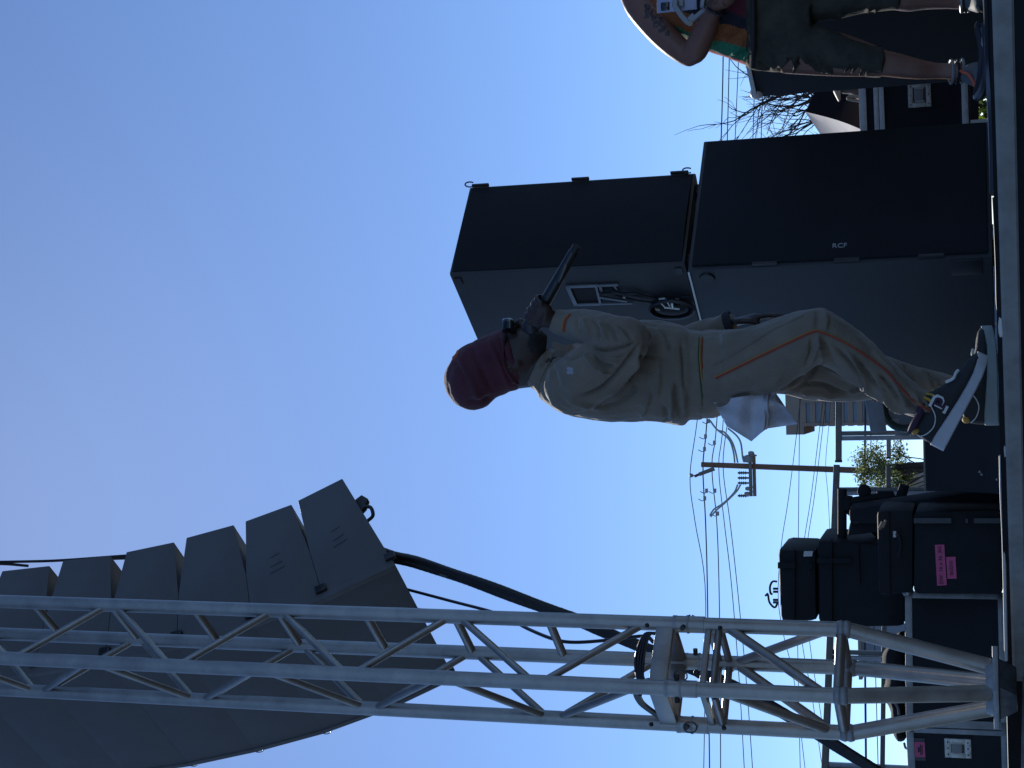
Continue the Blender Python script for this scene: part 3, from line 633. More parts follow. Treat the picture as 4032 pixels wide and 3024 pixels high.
q = MB(); q.prism([pxq(3725, 2193), pxq(3762, 2192), pxq(3767, 2278), pxq(3731, 2279)], (0, -.002, 0)); tp2 = mesh_obj('pink_tape_label', q, M_PNK, tA, smooth=False)
xd = pxq(3700, 2150) - pxq(3708, 2300); yd = -UP
text_obj('marker_writing', 'DW  16 x 36  BG', .021, M_INK, tA, pxq(3704, 2225) + [0, -.0035, 0], xd, UP, .0004)
xd = pxq(3744, 2195) - pxq(3749, 2275)
text_obj('marker_writing', '063316', .021, M_INK, tA, pxq(3746, 2236) + [0, -.0035, 0], xd, UP, .0004, .92)
# flatter case on it
cB = [(3452, 2014, 6.55), (3597, 2010, 6.55), (3595, 2335, 6.55), (3460, 2344, 6.55)]
tB = thing('drum_case', 'flat black case with a small white tag, on top of the pink taped case', 'case', at(3597, 2170, 6.7), grp)
quad_case(tB, 'body', M_PLA, cB, 6.5, np.array([.02, .40, 0]), .018); lid_bands(tB, cB, .28, M_PLA, .02)
q = MB(); q.prism([at(3517, 2091, 6.546), at(3529, 2091, 6.53), at(3529, 2115, 6.53), at(3517, 2115, 6.53)], (0, -.004, 0)); mesh_obj('tag', q, M_WHT, tB)
q = MB(); q.tube(catmull([at(3528, 2103, 6.525), at(3540, 2112, 6.52), at(3548, 2150, 6.52), at(3540, 2190, 6.52)], 4), .006, 6); mesh_obj('carry_handle', q, M_RUB, tB)
for p_, s_ in (((3462, 2085), .012), ((3475, 2078), .010)):
    q = MB(); a = at(*p_, 6.5); q.tube([a, a + [.03, 0, -.015]], s_ * .6, 8); mesh_obj('latch', q, mat('brass_latch', (.45, .36, .24), .35, metal=.7), tB)
# square case to the left, standing on the edged road case
cE = [(3216, 2124, 6.90), (3566, 2150, 6.90), (3564, 2470, 6.90), (3222, 2476, 6.90)]
tE = thing('drum_case', 'square black case with ribbed lid, on the silver edged case behind the truss', 'case', at(3566, 2310, 7.1), grp)
quad_case(tE, 'body', M_PLA, cE, 6.9, np.array([.02, .38, 0]), .03)
cE2 = [(3216, 2122, 6.93), (3445, 2122, 6.93), (3445, 2176, 6.93), (3216, 2176, 6.93)]
q = MB(); q.prism([at(x, y, 6.892) for x, y in ((3218, 2196), (3355, 2196), (3355, 2216), (3216, 2216))], (0, -.010, 0)); mesh_obj('webbing_strap', q, M_PLA, tE, bevel=.003)
q = MB(); q.prism([at(x, y, 6.892) for x, y in ((3272, 2121), (3278, 2121), (3278, 2470), (3272, 2470))], (0, -.016, 0)); mesh_obj('lid_rim', q, M_PLA, tE, bevel=.003)
q = MB(); q.prism([at(x, y, 6.892) for x, y in ((3374, 2146), (3382, 2146), (3388, 2300), (3380, 2300))], (0, -.010, 0)); mesh_obj('body_rib', q, M_PLA, tE, bevel=.003)
# top case
cD = [(3061, 2162, 6.90), (3213, 2167, 6.90), (3217, 2448, 6.90), (3072, 2450, 6.90)]
tD = thing('drum_case', 'topmost black case with a square white label and dented lid', 'case', at(3215, 2305, 7.1), grp)
quad_case(tD, 'body', M_PLA, cD, 6.9, np.array([.02, .36, 0]), .028)
q = MB(); q.prism([at(x, y, 6.892) for x, y in ((3063, 2213), (3135, 2213), (3135, 2236), (3063, 2238))], (0, -.012, 0)); mesh_obj('webbing_strap', q, M_PLA, tD, bevel=.003)
q = MB(); q.prism([at(x, y, 6.892) for x, y in ((3183, 2218), (3200, 2218), (3200, 2240), (3183, 2240))], (0, -.012, 0)); mesh_obj('buckle', q, M_PLA, tD, bevel=.003)
q = MB(); q.prism([at(x, y, 6.892) for x, y in ((3125, 2161), (3131, 2161), (3131, 2448), (3125, 2448))], (0, -.014, 0)); mesh_obj('lid_rim', q, M_PLA, tD, bevel=.003)
q = MB(); q.prism([at(x, y, 6.894) for x, y in ((3166, 2170), (3201, 2170), (3198, 2190), (3164, 2191))], (0, -.003, 0)); mesh_obj('paper_label', q, M_WHT, tD, smooth=False)
# wire stand on the top case
ws = thing('cymbal_clips', 'small bent metal rods lying on top of the topmost black case', 'hardware', at(3062, 2345, 7.0))
q = MB()
for pts in ([(3060, 2290), (3042, 2290), (3032, 2310), (3034, 2335), (3042, 2340)], [(3062, 2375), (3050, 2392), (3030, 2372), (3024, 2340)], [(3024, 2342), (3018, 2336)], [(3024, 2342), (3012, 2345)]):
    q.tube(catmull([at(x, y, 7.0) for x, y in pts], 4), .005, 6)
for y in (2318, 2330, 2362, 2372): q.tube([at(3064, y, 7.0), at(3044, y, 7.0)], .006, 6)
mesh_obj('rod', q, M_STL, ws)
# silver edged case
tC = thing('road_case', 'long black road case with silver edges behind the foot of the truss tower', 'road case', at(3955, 2600, 6.8) * [1, 1, 0])
zt, zb = at(3569, 2600, 6.6)[2], .003
a0 = at(3580, 2328, 6.6); a1 = at(3580, 2862, 6.45); a0[2] = a1[2] = 0; cx_ = unit(a1 - a0); cn_ = np.array([cx_[1], -cx_[0], 0]); cn_ = cn_ if cn_[1] < 0 else -cn_; Lc = np.linalg.norm(a1 - a0)
tx = unit([-.30, .95, 0]); 
back = -cn_ * .5
e_ = a1 + np.array([-.235, .10, 0])                                 # second face runs on to the left and back
fx2 = unit(e_ - a1); fn2 = np.array([fx2[1], -fx2[0], 0]); fn2 = fn2 if fn2[1] < 0 else -fn2
q = MB(); q.prism([a0 + UP * zb, a1 + UP * zb, e_ + UP * zb, e_ + back + UP * zb, a0 + back + UP * zb], UP * (zt - zb)); mesh_obj('body', q, M_PLY, tC, smooth=False)
def edge(a, b, w=.028, out=.004, m=M_ALD, nrm=None):
    nrm = cn_ if nrm is None else nrm; t = unit(b - a); s = np.cross(t, nrm); q = MB(); q.box((a + b) / 2 + nrm * out * .3, (t, s, nrm), (np.linalg.norm(b - a) / 2, w / 2, out)); return mesh_obj('edge_strip', q, m, tC, bevel=.001)
edge(a0 + UP * (zt - .015), a1 + UP * (zt - .015)); edge(a0 + cx_ * .014 + UP * zb, a0 + cx_ * .014 + UP * (zt - .03)); edge(a1 - cx_ * .016 + UP * zb, a1 - cx_ * .016 + UP * (zt - .03), .03)
edge(a1 + UP * (zt - .015) + fx2 * .002, e_ + UP * (zt - .015), nrm=fn2); edge(a1 + fx2 * .012 + UP * zb, a1 + fx2 * .012 + UP * (zt - .03), .022, nrm=fn2); edge(e_ - fx2 * .012 + UP * zb, e_ - fx2 * .012 + UP * (zt - .03), .022, nrm=fn2)
edge(a0 + UP * (zb + .012), a1 + UP * (zb + .012), .022); edge(a1 + UP * (zb + .012), e_ + UP * (zb + .012), .022, nrm=fn2)
for p in (a0, a1, e_):
    q = MB(); q.ball(p + UP * (zt - .012), .024, 10, 7); mesh_obj('corner_ball', q, M_ALU, tC)
hp = pl_pt(3772, 2943, a1, fn2); dish(tC, hp + fn2 * .001, fn2, -UP, fx2, .10, .09)
q = MB(); lb = pl_pt(3622, 2950, a1, fn2); q.box(lb + fn2 * .002, (fx2, fn2, UP), (.036, .001, .020)); mesh_obj('pink_label', q, M_PNK, tC)
q = MB(); q.box(lb + fn2 * .0035 - UP * .003, (fx2, fn2, UP), (.026, .001, .002)); q.box(lb + fn2 * .0035 + UP * .004 , (fx2, fn2, UP), (.012, .001, .004)); q.box(lb + fn2 * .0035 - UP * .009, (fx2, fn2, UP), (.022, .001, .0016)); mesh_obj('marker_writing', q, M_INK, tC)
for o_ in (-.046, .045):
    q = MB(); q.box(lb + fn2 * .002 + fx2 * o_, (fx2, fn2, UP), (.008, .001, .020)); mesh_obj('grey_tape', q, M_GRY, tC)
# black soft bags lying on the edged case behind the truss
tG = thing('gig_bag', 'slumped black soft bag lying on the silver edged case behind the truss', 'bag', at(3566, 2680, 6.9))
q = MB(); q.loft([(3540, 2480, 3568, 2480, 6.9, .10), (3478, 2580, 3568, 2590, 6.9, .14), (3484, 2680, 3568, 2700, 6.9, .14), (3478, 2740, 3568, 2740, 6.9, .13), (3508, 2800, 3568, 2800, 6.85, .12), (3530, 2895, 3568, 2890, 6.8, .09), (3536, 2915, 3566, 2915, 6.8, .06)])
V, N, Fs = union(q, .014, 2); V = cloth_noise(V, N, .018, (9, 9, 12), 3); skin_obj('body', V, Fs, M_SKIRT, tG)
q = MB(); q.tube(catmull([at(3560, 2925, 6.75), at(3566, 2945, 6.75), at(3580, 2950, 6.72), at(3586, 2940, 6.7)], 4), .005, 6); mesh_obj('strap', q, mat('grey_strap', (.18, .18, .18), .8), tG); q = MB(); q.tube(catmull([at(3490, 2745, 6.74), at(3520, 2760, 6.72), at(3536, 2790, 6.7), at(3540, 2815, 6.7)], 4), .006, 6); mesh_obj('strap', q, mat('grey_strap', (.18, .18, .18), .8), tG)
# flat bag leaning behind the taped case, black folding stand, low black box
tL = thing('keyboard_bag', 'tall flat black bag leaning behind the taped cases', 'bag', at(3952, 1990, 6.9) * [1, 1, 0])
q = MB(); q.prism([at(3342, 2007, 6.85), at(3953, 1919, 6.75), at(3953, 2080, 6.75), at(3345, 2062, 6.85)], (.02, .12, 0)); mesh_obj('body', q, M_SKIRT, tL, bevel=.015)
q = MB(); q.prism([at(3345, 2064, 6.9), at(3465, 2052, 6.9), at(3465, 2096, 6.9), at(3335, 2112, 6.9)], (.02, .10, 0)); mesh_obj('side_pocket', q, M_SKIRT, tL, bevel=.012)
q = MB(); q.tube([at(3590, 1994, 6.8), at(3594, 2050, 6.8)], .008, 6); mesh_obj('zip', q, M_GRY, tL)
tF = thing('folding_stand', 'black folding stand with clamp knob and tilted arm above the leaning bag', 'stand', at(3480, 2000, 7.2) * [1, 1, 0])
for a, b, r in (((3316, 1925), (3316, 2140), .020), ((3337, 1952), (3337, 2008), .022), ((3344, 1974), (3487, 1951), .017), ((3536, 1994), (3562, 1908), .022), ((3500, 1955), (3530, 1985), .024)):
    q = MB(); q.tube([at(*a, 7.0), at(*b, 7.0)], r, 10); mesh_obj('tube', q, M_PLA, tF)
for a, b in (((3326, 1962), (3340, 1962)), ((3326, 1990), (3340, 1990))):
    q = MB(); q.tube([at(*a, 7.0), at(*b, 7.0)], .014, 8); mesh_obj('bracket', q, M_STL, tF)
q = MB(); q.ball(at(3403, 1935, 7.0), (.032, .02, .030)); q.tube([at(3403, 1935, 7.0), at(3404, 1965, 7.0)], .008, 8); mesh_obj('clamp_knob', q, M_PLA, tF)
q = MB(); q.box(at(3492, 1958, 7.0), (R0 + .3 * UP, [0, 1, 0], UP), (.030, .03, .034)); mesh_obj('clamp', q, M_PLA, tF, bevel=.006)
q = MB(); q.tube([at(3536, 1992, 7.0), at(3560, 2010, 7.02), (*at(3900, 2000, 7.05)[:2], 0.0)], .018, 8); mesh_obj('leg', q, M_PLA, tF)
q = MB(); q.tube([at(3337, 2006, 7.0), at(3480, 2120, 7.1), (*at(3900, 2110, 7.2)[:2], 0.0)], .018, 8); mesh_obj('leg', q, M_PLA, tF)
tH = thing('monitor_wedge', 'low black stage monitor behind the raised sneaker', 'speaker', at(3945, 1800, 6.3) * [1, 1, 0])
q = MB(); P = [at(3633, 1640, 6.6), at(3640, 1935, 6.5), at(3700, 1948, 6.3), at(3952, 1950, 6.1), at(3948, 1600, 6.1)]
za = [p[2] for p in P]
q.prism([at(3640, 1932, 6.45), at(3950, 1946, 6.2), at(3944, 1590, 6.2), at(3632, 1600, 6.45)], (.0, .42, 0)); mesh_obj('cabinet', q, M_BK2, tH, bevel=.012)
q = MB(); q.prism([at(3638, 1934, 6.44), at(3634, 1700, 6.44), at(3640, 1700, 6.44), at(3646, 1934, 6.44)], (0, -.004, 0)); mesh_obj('pale_edge_bar', q, M_GAL, tH)
for x, y in ((3858, 1858), (3866, 1868), (3926, 1888)):
    q = MB(); q.ball(at(x, y, 6.22), .006, 6, 5); mesh_obj('screw', q, M_ALU, tH)

# ------------------------------------------------------------------ truss tower
TX, TY, TKX, TKY, TPH, TR = -0.98, 5.13, 0.0145, -0.015, -0.08, 0.1675
tw = thing('truss_tower', 'silver aluminium box truss tower standing on the stage corner', 'truss', (TX, TY, -0.02))
OFF = {'right': 0, 'back': math.pi / 2, 'front': -math.pi / 2, 'left': math.pi}
def ch(k, z, r=TR): a = TPH + OFF[k]; return np.array((TX + TKX * z + r * math.cos(a), TY + TKY * z + r * math.sin(a), z))
def part(name, a, b, r, m=M_ALU, n=14):
    q = MB(); q.tube([a, b], r, n); return mesh_obj(name, q, m, tw)
def weld(p, r=.03):
    q = MB(); q.ball(p, (r, r, r * .8), 10, 6); return mesh_obj('weld_collar', q, M_ALD, tw)
CHR = .0245; TOP = 6.3
for k in OFF:
    part('chord', ch(k, 1.03), ch(k, TOP), CHR, n=20); part('chord', ch(k, .475), ch(k, .945), CHR, n=20)
    part('coupler', ch(k, .935), ch(k, 1.032), .0275, n=20)
    for z1, z2, rr_ in ((.985, .991, .030), (1.026, 1.038, .0285)): part('coupler_ring', ch(k, z1), ch(k, z2), rr_, M_ALD, 20)
    c = ch(k, 1.0); o_ = unit((c - np.array((TX, TY, 1.0))) * [1, 1, 0]); s_ = np.cross(o_, UP)
    q = MB(); q.tube([c + s_ * .045, c - s_ * .045], .0085, 8); mesh_obj('spigot_pin', q, M_STL, tw)
    q = MB(); q.tube([c - s_ * .040 + np.array([.018 * math.cos(a), .0, .022 * math.sin(a) - .012]) for a in [i * .55 for i in range(12)]], .0025, 5); mesh_obj('spring_clip', q, M_STL, tw)
    for z in (1.12, .88):
        q = MB(); q.ball(ch(k, z) - o_ * 0 + s_ * (.0235 if k in ('right', 'front') else -.0235), (.008, .008, .008), 8, 5); mesh_obj('pin_head', q, M_STL, tw)
DR = .0125
za = [1.46 + .657 * i for i in range(8)]; zb_ = [1.79 + .657 * i for i in range(7)]
def shrink(a, b, e=.012): d = unit(b - a); return a + d * e, b - d * e
def diag(k1, z1, k2, z2, r=DR):
    if z1 > TOP or z2 > TOP: return
    part('brace', *shrink(ch(k1, z1), ch(k2, z2)), r, n=12)
for i in range(8):
    if i < 7:
        diag('front', za[i] + .015, 'right', zb_[i] - .015); diag('left', za[i] + .015, 'front', zb_[i] - .015); diag('left', za[i] + .02, 'back', zb_[i] - .01)
    if i > 0:
        diag('front', za[i] - .015, 'right', zb_[i - 1] + .015); diag('left', za[i] - .015, 'front', zb_[i - 1] + .015); diag('left', za[i] - .02, 'back', zb_[i - 1] + .01)
for z in za + zb_: diag('right', z, 'back', z, .015)
diag('front', za[0] - .015, 'right', 1.13); diag('left', za[0] - .015, 'front', 1.13); diag('left', za[0] - .02, 'back', 1.13)
# welded frame of flat square tube above the joint, double rungs below it
for a, b in (('right', 'front'), ('front', 'left'), ('left', 'back'), ('back', 'right')):
    A, B = shrink(ch(a, 1.062), ch(b, 1.062), .015); t = unit(B - A); n_ = np.cross(t, UP)
    q = MB(); q.box((A + B) / 2, (t, n_, UP), (np.linalg.norm(B - A) / 2, .014, .029)); mesh_obj('frame_plate', q, M_ALU, tw, bevel=.003)
    A, B = shrink(ch(a, .920), ch(b, .920), .015); q = MB(); q.box((A + B) / 2, (t, n_, UP), (np.linalg.norm(B - A) / 2, .010, .010)); mesh_obj('rung', q, M_ALU, tw, bevel=.003)
    part('rung', *shrink(ch(a, .886), ch(b, .886), .015), .012)
    part('rung', *shrink(ch(a, .498), ch(b, .498), .015), .0165)
for k1, k2 in (('right', 'front'), ('back', 'right'), ('back', 'left'), ('front', 'left')):
    part('brace', *shrink(ch(k1, .868), ch(k2, .535), .016), .0155)
for k in OFF:
    for z in (.498, .48): weld(ch(k, z), .030)
    q = MB(); q.tube([ch(k, .478), ch(k, .050, .066)], [.0245, .026], 20); mesh_obj('foot_leg', q, M_ALU, tw)
q = MB(); q.tube([(TX, TY, .040), (TX, TY, .062)], [.088, .080], 24); mesh_obj('foot_boss', q, M_ALD, tw)
q = MB(); q.box((TX + .0, TY, .032), (ed, en, UP), (.10, .085, .0085)); mesh_obj('base_plate', q, M_ALD, tw, bevel=.002)
q = MB(); q.prism([np.array((TX, TY, 0)) + ed * a + UP * z - en * .05 for a, z in ((-.085, .022), (.085, .022), (.04, -.03), (-.045, -.03))], en * .11); mesh_obj('base_bracket', q, mat('scuffed_dark_bracket', (.10, .10, .105), .55, metal=.4, var=.4, vscale=25), tw, bevel=.004)
# everything the tower carries out of the frame: a short cantilever truss that holds the speaker array
AF1 = at(1549, 2215, 6.0); AF2 = atz(1783, 2662, AF1[2]); AW = unit(AF2 - AF1); AH = np.array([-AW[1], AW[0], 0]); AH = AH if AH[1] < 0 else -AH; AWID = .905
amid = AF1 + AW * AWID / 2 + AH * .35; tip = np.array((amid[0], amid[1], TOP - .15)); tb_ = np.array((TX + TKX * TOP, TY + TKY * TOP, TOP - .15))
hd = unit(tip - tb_); hs = np.cross(hd, UP)
for s in (-1, 1):
    for z in (-.12, .12): part('chord', tb_ - hd * .3 + hs * s * .12 + UP * z, tip + hd * .4 + hs * s * .12 + UP * z, CHR)
for i in range(9):
    p0 = tb_ - hd * .3 + hd * .27 * i
    for s in (-1, 1): part('brace', p0 + hs * s * .12 + UP * (.12 if i % 2 else -.12), p0 + hd * .27 + hs * s * .12 - UP * (.12 if i % 2 else -.12), DR)
# cable loops hung on the joint frame
lc = thing('cable_loop', 'black cable loops hooked over the joint frame of the truss tower', 'cable', ch('back', 1.1))
q = MB()
for k in range(4):
    A, B = ch('right', 1.095 + .006 * k), ch('front', 1.10 + .006 * k); A = A + (B - A) * .18; B = A + (B - A) * .85
    q.tube(catmull([A - UP * .03, A + UP * .014, (A + B) / 2 + UP * (.022 + .003 * k), B + UP * .012, B - UP * .03], 5), .005, 6)
    A, B = ch('front', 1.10 + .005 * k), ch('left', 1.08 + .005 * k)
    q.tube(catmull([A + (B - A) * .02, A + (B - A) * .12 + UP * .03, A + (B - A) * .45 + UP * .035, A + (B - A) * .8 + UP * .0, A + (B - A) * .98 - UP * .01], 5), .006, 6)
mesh_obj('coil', q, M_CAB, lc)

# ------------------------------------------------------------------ hanging line array
front = [(0, 0), (.163, .268), (.292, .546), (.398, .850), (.483, 1.152), (.545, 1.458), (.592, 1.765), (.625, 2.073), (.65, 2.38)]
backs = [((-.429, .336), (-.312, .511)), ((-.292, .536), (-.204, .726)), ((-.185, .776), (-.117, .979)), ((-.094, 1.031), (-.041, 1.242)),
         ((-.022, 1.313), (.006, 1.537)), ((.034, 1.593), (.064, 1.819)), ((.085, 1.885), (.11, 2.11)), ((.125, 2.18), (.145, 2.40))]
def A3(p, w): return AF1 + AH * p[0] + UP * p[1] + AW * w
nth = ['lowest, most tilted cabinet', 'second cabinet from the bottom', 'third cabinet from the bottom', 'fourth cabinet from the bottom', 'fifth cabinet from the bottom', 'sixth cabinet from the bottom', 'seventh cabinet from the bottom', 'topmost cabinet, above the frame,']
for k in range(8):
    f0, f1, (b0_, b1_) = np.array(front[k]), np.array(front[k + 1]), backs[k]
    b0_, b1_ = np.array(b0_), np.array(b1_)
    lo = b0_ if k == 0 else (b0_ + np.array(backs[k - 1][1])) / 2; hi = b1_ if k == 7 else (b1_ + np.array(backs[k + 1][0])) / 2
    c = A3((f0 + f1 + b0_ + b1_) / 4, AWID / 2)
    t = thing('line_array_speaker', nth[k] + ' of the curved black speaker array hanging behind the truss', 'speaker', c, 'cabinets of the hanging speaker array')
    # the side is widest at the front, then wedges towards the back
    m0, m1 = f0 + (lo - f0) * .46 + (f1 - f0) * .001, f1 + (hi - f1) * .46 - (f1 - f0) * .001
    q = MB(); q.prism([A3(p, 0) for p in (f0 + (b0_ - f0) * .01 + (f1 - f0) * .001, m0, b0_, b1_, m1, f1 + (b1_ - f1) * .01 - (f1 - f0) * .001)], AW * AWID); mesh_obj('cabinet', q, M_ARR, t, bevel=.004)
    fn_ = unit(AH * (f1 - f0)[1] - UP * (f1 - f0)[0]); fu = unit(A3(f1, 0) - A3(f0, 0)); h = np.linalg.norm(f1 - f0)
    cen = A3((f0 + f1) / 2, AWID / 2)
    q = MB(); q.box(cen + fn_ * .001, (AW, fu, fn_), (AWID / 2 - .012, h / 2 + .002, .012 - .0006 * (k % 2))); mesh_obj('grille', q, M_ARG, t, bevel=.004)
    for w in (.012, AWID - .012):
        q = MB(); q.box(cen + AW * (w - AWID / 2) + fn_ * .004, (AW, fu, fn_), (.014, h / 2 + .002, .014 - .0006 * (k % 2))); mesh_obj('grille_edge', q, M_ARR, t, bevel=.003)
    for w in (-.004, AWID + .004):
        for p in (f0 + (b0_ - f0) * .06, f1 + (b1_ - f1) * .06):
            q = MB(); q.box(A3(p, w), (AW, fu, fn_), (.012, .022, .016)); mesh_obj('rigging_lug', q, M_STL, t, bevel=.003)
    p = A3(f0 + (b0_ - f0) * .02, AWID + .014)
    q = MB(); q.tube([p + fu * (.02 * math.sin(a)) + AW * (.02 - .02 * math.cos(a)) for a in [i * .6 for i in range(10)]], .0022, 5); mesh_obj('lanyard', q, M_STL, t)
    for j, fr in enumerate((.40, .46, .55)):
        a = (f0 * (1 - .55) + f1 * .55); e = a + ((b0_ + b1_) / 2 - a) * (fr)
        if k < 2:
            q = MB(); q.box(A3(e, -.002), (fu + fn_ * .2, fn_, AW), (.035 - .008 * j, .0022, .001)); mesh_obj('scuff_mark', q, mat('scuff_grey', (.11, .115, .125), .6), t)
    if k == 0:
        e = f0 + (b0_ - f0) * .68; q = MB(); P = A3(e, .02)
        d_ = unit(A3(f0, 0) - A3(f1, 0)); b_ = unit(A3(b0_, 0) - A3(f0, 0))
        q.prism([P - b_ * .02, P + b_ * .05, P + b_ * .06 + d_ * .035, P + b_ * .025 + d_ * .05, P - b_ * .01 + d_ * .02], AW * .03); mesh_obj('hook_bracket', q, M_STL, t, bevel=.004)
        q = MB(); q.tube(catmull([P - b_ * .01 + d_ * .02, P - b_ * .03 + d_ * .04, P - b_ * .075 + d_ * .03, P - b_ * .09 + d_ * .0], 5), .008, 8); mesh_obj('hook', q, M_STL, t)
fb = thing('fly_frame', 'black flying frame and chain above the hanging speaker array', 'rigging', A3((.4, 2.45), AWID / 2))
q = MB(); q.box(A3((.38, 2.46), AWID / 2), (AW, AH, UP), (AWID / 2, .33, .03)); mesh_obj('frame', q, M_STL, fb)
q = MB(); q.tube([A3((.36, 2.49), AWID / 2), tip - UP * .14], .014, 8); mesh_obj('chain', q, M_STL, fb)
rod = thing('rear_cable', 'thin dark cables running up along the back of the speaker array', 'cable', A3((.0, 1.6), .3))
for pts in ([(640, 2182), (500, 2188), (250, 2206), (100, 2211), (-100, 2214), (-300, 2217)], [(640, 2193), (500, 2198), (430, 2200)], [(110, 2228), (0, 2220), (-200, 2222)]):
    q = MB(); q.tube(catmull([at(x, y, 6.2) for x, y in pts], 4), .011 if pts[0][1] == 2178 else .007, 6); mesh_obj('cable', q, M_CAB, rod)
# thick cable loom running down from the array to the ground at the left
lm = thing('cable_loom', 'thick flat black cable loom slanting down from the speaker array behind the truss', 'cable', at(2300, 2440, 6.3))
LP = catmull([at(x, y, d) for x, y, d in ((1500, 2165, 6.25), (1540, 2182, 6.22), (1680, 2218, 6.2), (1950, 2312, 6.1), (2265, 2430, 6.05), (2480, 2520, 6.0), (2860, 2680, 5.95), (3080, 2797, 5.9), (3330, 2950, 5.85), (3700, 3180, 5.8))], 6)
end = LP[-1] + np.array((-.9, 0, -1.9)); q = MB()
for k in range(5):
    o_ = np.array([(-.010 + .005 * (k % 2)) + (k - 2) * .0085, (k % 3) * .008, (k - 2) * .0045]); q.tube([p + o_ + .0016 * np.array([math.sin(i * .9 + k), 0, math.cos(i * .7 + k)]) for i, p in enumerate(LP)], .0125, 8)
V, N, Fs = union(q, .006, 3); skin_obj('loom', V, Fs, M_RUB, lm)
q = MB(); q.tube(LP[-2:] + [end], .02, 8); mesh_obj('loom_tail', q, M_RUB, lm)
q = MB(); a = at(1730, 2262, 6.12); b = at(1760, 2272, 6.12); q.tube([a, b], .005, 6); mesh_obj('tape_mark', q, M_GRY, lm)
sc = thing('signal_cable', 'thin drooping black cable from the array to the truss joint', 'cable', at(2180, 2517, 5.6))
q = MB(); q.tube(catmull([at(x, y, d) for x, y, d in ((1590, 2318, 6.4), (1611, 2323, 6.35), (1770, 2365, 6.2), (1961, 2417, 5.9), (2079, 2476, 5.6), (2181, 2517, 5.45), (2264, 2529, 5.4), (2400, 2520, 5.35), (2534, 2505, 5.3), (2575, 2530, 5.28))], 6), .0065, 8); mesh_obj('cable', q, M_CAB, sc)
sc2 = thing('signal_cable', 'shortest and thinnest black cable from the array towards the truss', 'cable', at(1740, 2405, 6.0))
q = MB(); q.tube(catmull([at(x, y, d) for x, y, d in ((1630, 2392, 6.3), (1650, 2397, 6.2), (1740, 2405, 6.0), (1835, 2417, 5.6), (1900, 2450, 5.3))], 6), .0035, 6); mesh_obj('cable', q, M_CAB, sc2)

# ------------------------------------------------------------------ the performer
def bvh_of(V, Fs): return BVHTree.FromPolygons([tuple(v) for v in V], [tuple(f) for f in Fs])
def piping(name, bvh, pts, r, m, parent, lift=.0015):
    P = on_surface(bvh, pts, lift)
    if len(P) < 3: return None
    q = MB(); q.tube(P, r, 6); return mesh_obj(name, q, m, parent)
def finger(mb, pts, r0, r1): P = catmull(pts, 4); mb.tube(P, [r0 + (r1 - r0) * i / (len(P) - 1) for i in range(len(P))], 8); mb.ball(P[-1], r1 * .98, 8, 6)
def hand_on_bar(mb, wrist, a, b, r_bar, side_dir, scale=1.0, thumb_dir=None):
    """fist closed round a bar that runs from a to b; side_dir points from the bar to the back of the hand"""
    a, b, wrist = np.array(a), np.array(b), np.array(wrist); m = unit(b - a); e1 = unit(side_dir - m * (np.dot(side_dir, m))); e2 = np.cross(m, e1)
    c = (a + b) / 2
    if (wrist - c) @ e2 > 0: e2 = -e2
    for i, (off, rr) in enumerate(((-.034, .0098), (-.012, .0102), (.010, .0098), (.030, .0085))):
        o = c + m * off * scale; R = (r_bar + rr * .8) * scale
        ang = [-50, -10, 30, 70, 110, 150, 190]
        finger(mb, [o + e1 * R * 1.25 * math.cos(rad(t)) + e2 * R * 1.25 * math.sin(rad(t)) for t in ang], rr * scale, rr * .82 * scale)
        mb.ball(o + e1 * R * 1.45 * math.cos(rad(15)) + e2 * R * 1.5 * math.sin(rad(15)), .0105 * scale, 8, 6)
    k = c + e1 * (r_bar + .012) * scale - e2 * .012
    mb.ball(k, (.040 * scale, .017 * scale, .032 * scale), 14, 9, ax=(m, e1, e2))
    w = catmull([k, k * .5 + wrist * .5, wrist], 4); mb.tube(w, [.030 * scale + (.026 - .030) * scale * i / (len(w) - 1) for i in range(len(w))], 12)
    th = c - m * .030 * scale - e2 * .022 * scale + e1 * .012
    finger(mb, [wrist * .45 + k * .55 - e2 * .004, th, c - m * .060 * scale - e2 * .010 + e1 * .004, c - m * .075 * scale + e2 * .010 - e1 * .004], .0125 * scale, .0095 * scale)
def open_hand(mb, wrist, d, nrm, side, L=.19, curl=.35):
    """relaxed hand: d from wrist to knuckles, nrm out of the back of the hand, side towards the thumb"""
    w = np.array(wrist, float); d, nrm, side = unit(d), unit(nrm), unit(side); pl = L * .52
    mb.tube(catmull([w - d * .02, w + d * pl * .5, w + d * pl], 4), [.026, .027, .030, .033, .035, .036, .036, .036, .034], 12) if False else None
    q = [w + d * pl * t for t in (-.15, .1, .35, .6, .85, 1.0)]
    R = []
    for p, wd in zip(q, (.026, .029, .036, .041, .042, .038)):
        R.append([p + side * wd * math.cos(a) + nrm * .0145 * math.sin(a) for a in [2 * math.pi * i / 14 for i in range(14)]])
    mb.rings(R)
    for i, (s, ln) in enumerate(((.030, .80), (.010, .90), (-.010, .84), (-.029, .66))):
        k = w + d * pl * (.98 - .03 * abs(i - 1)) + side * s; ln = ln * L * .48; p = [k - d * .012, k]; dd = d
        for j, f in enumerate((.45, .32, .25)):
            a = curl * (1 + .5 * j) * (1 + .12 * i); dd = unit(dd * math.cos(a) - nrm * math.sin(a)); p.append(p[-1] + dd * ln * f)
        finger(mb, p, .0092, .0072)
    k = w + d * pl * .25 + side * .028
    finger(mb, [k, k + unit(d * .6 + side * .8) * .034, k + unit(d * .6 + side * .8) * .034 + unit(d - nrm * .35) * .03, k + unit(d * .6 + side * .8) * .034 + unit(d - nrm * .5) * .052], .0115, .0085)

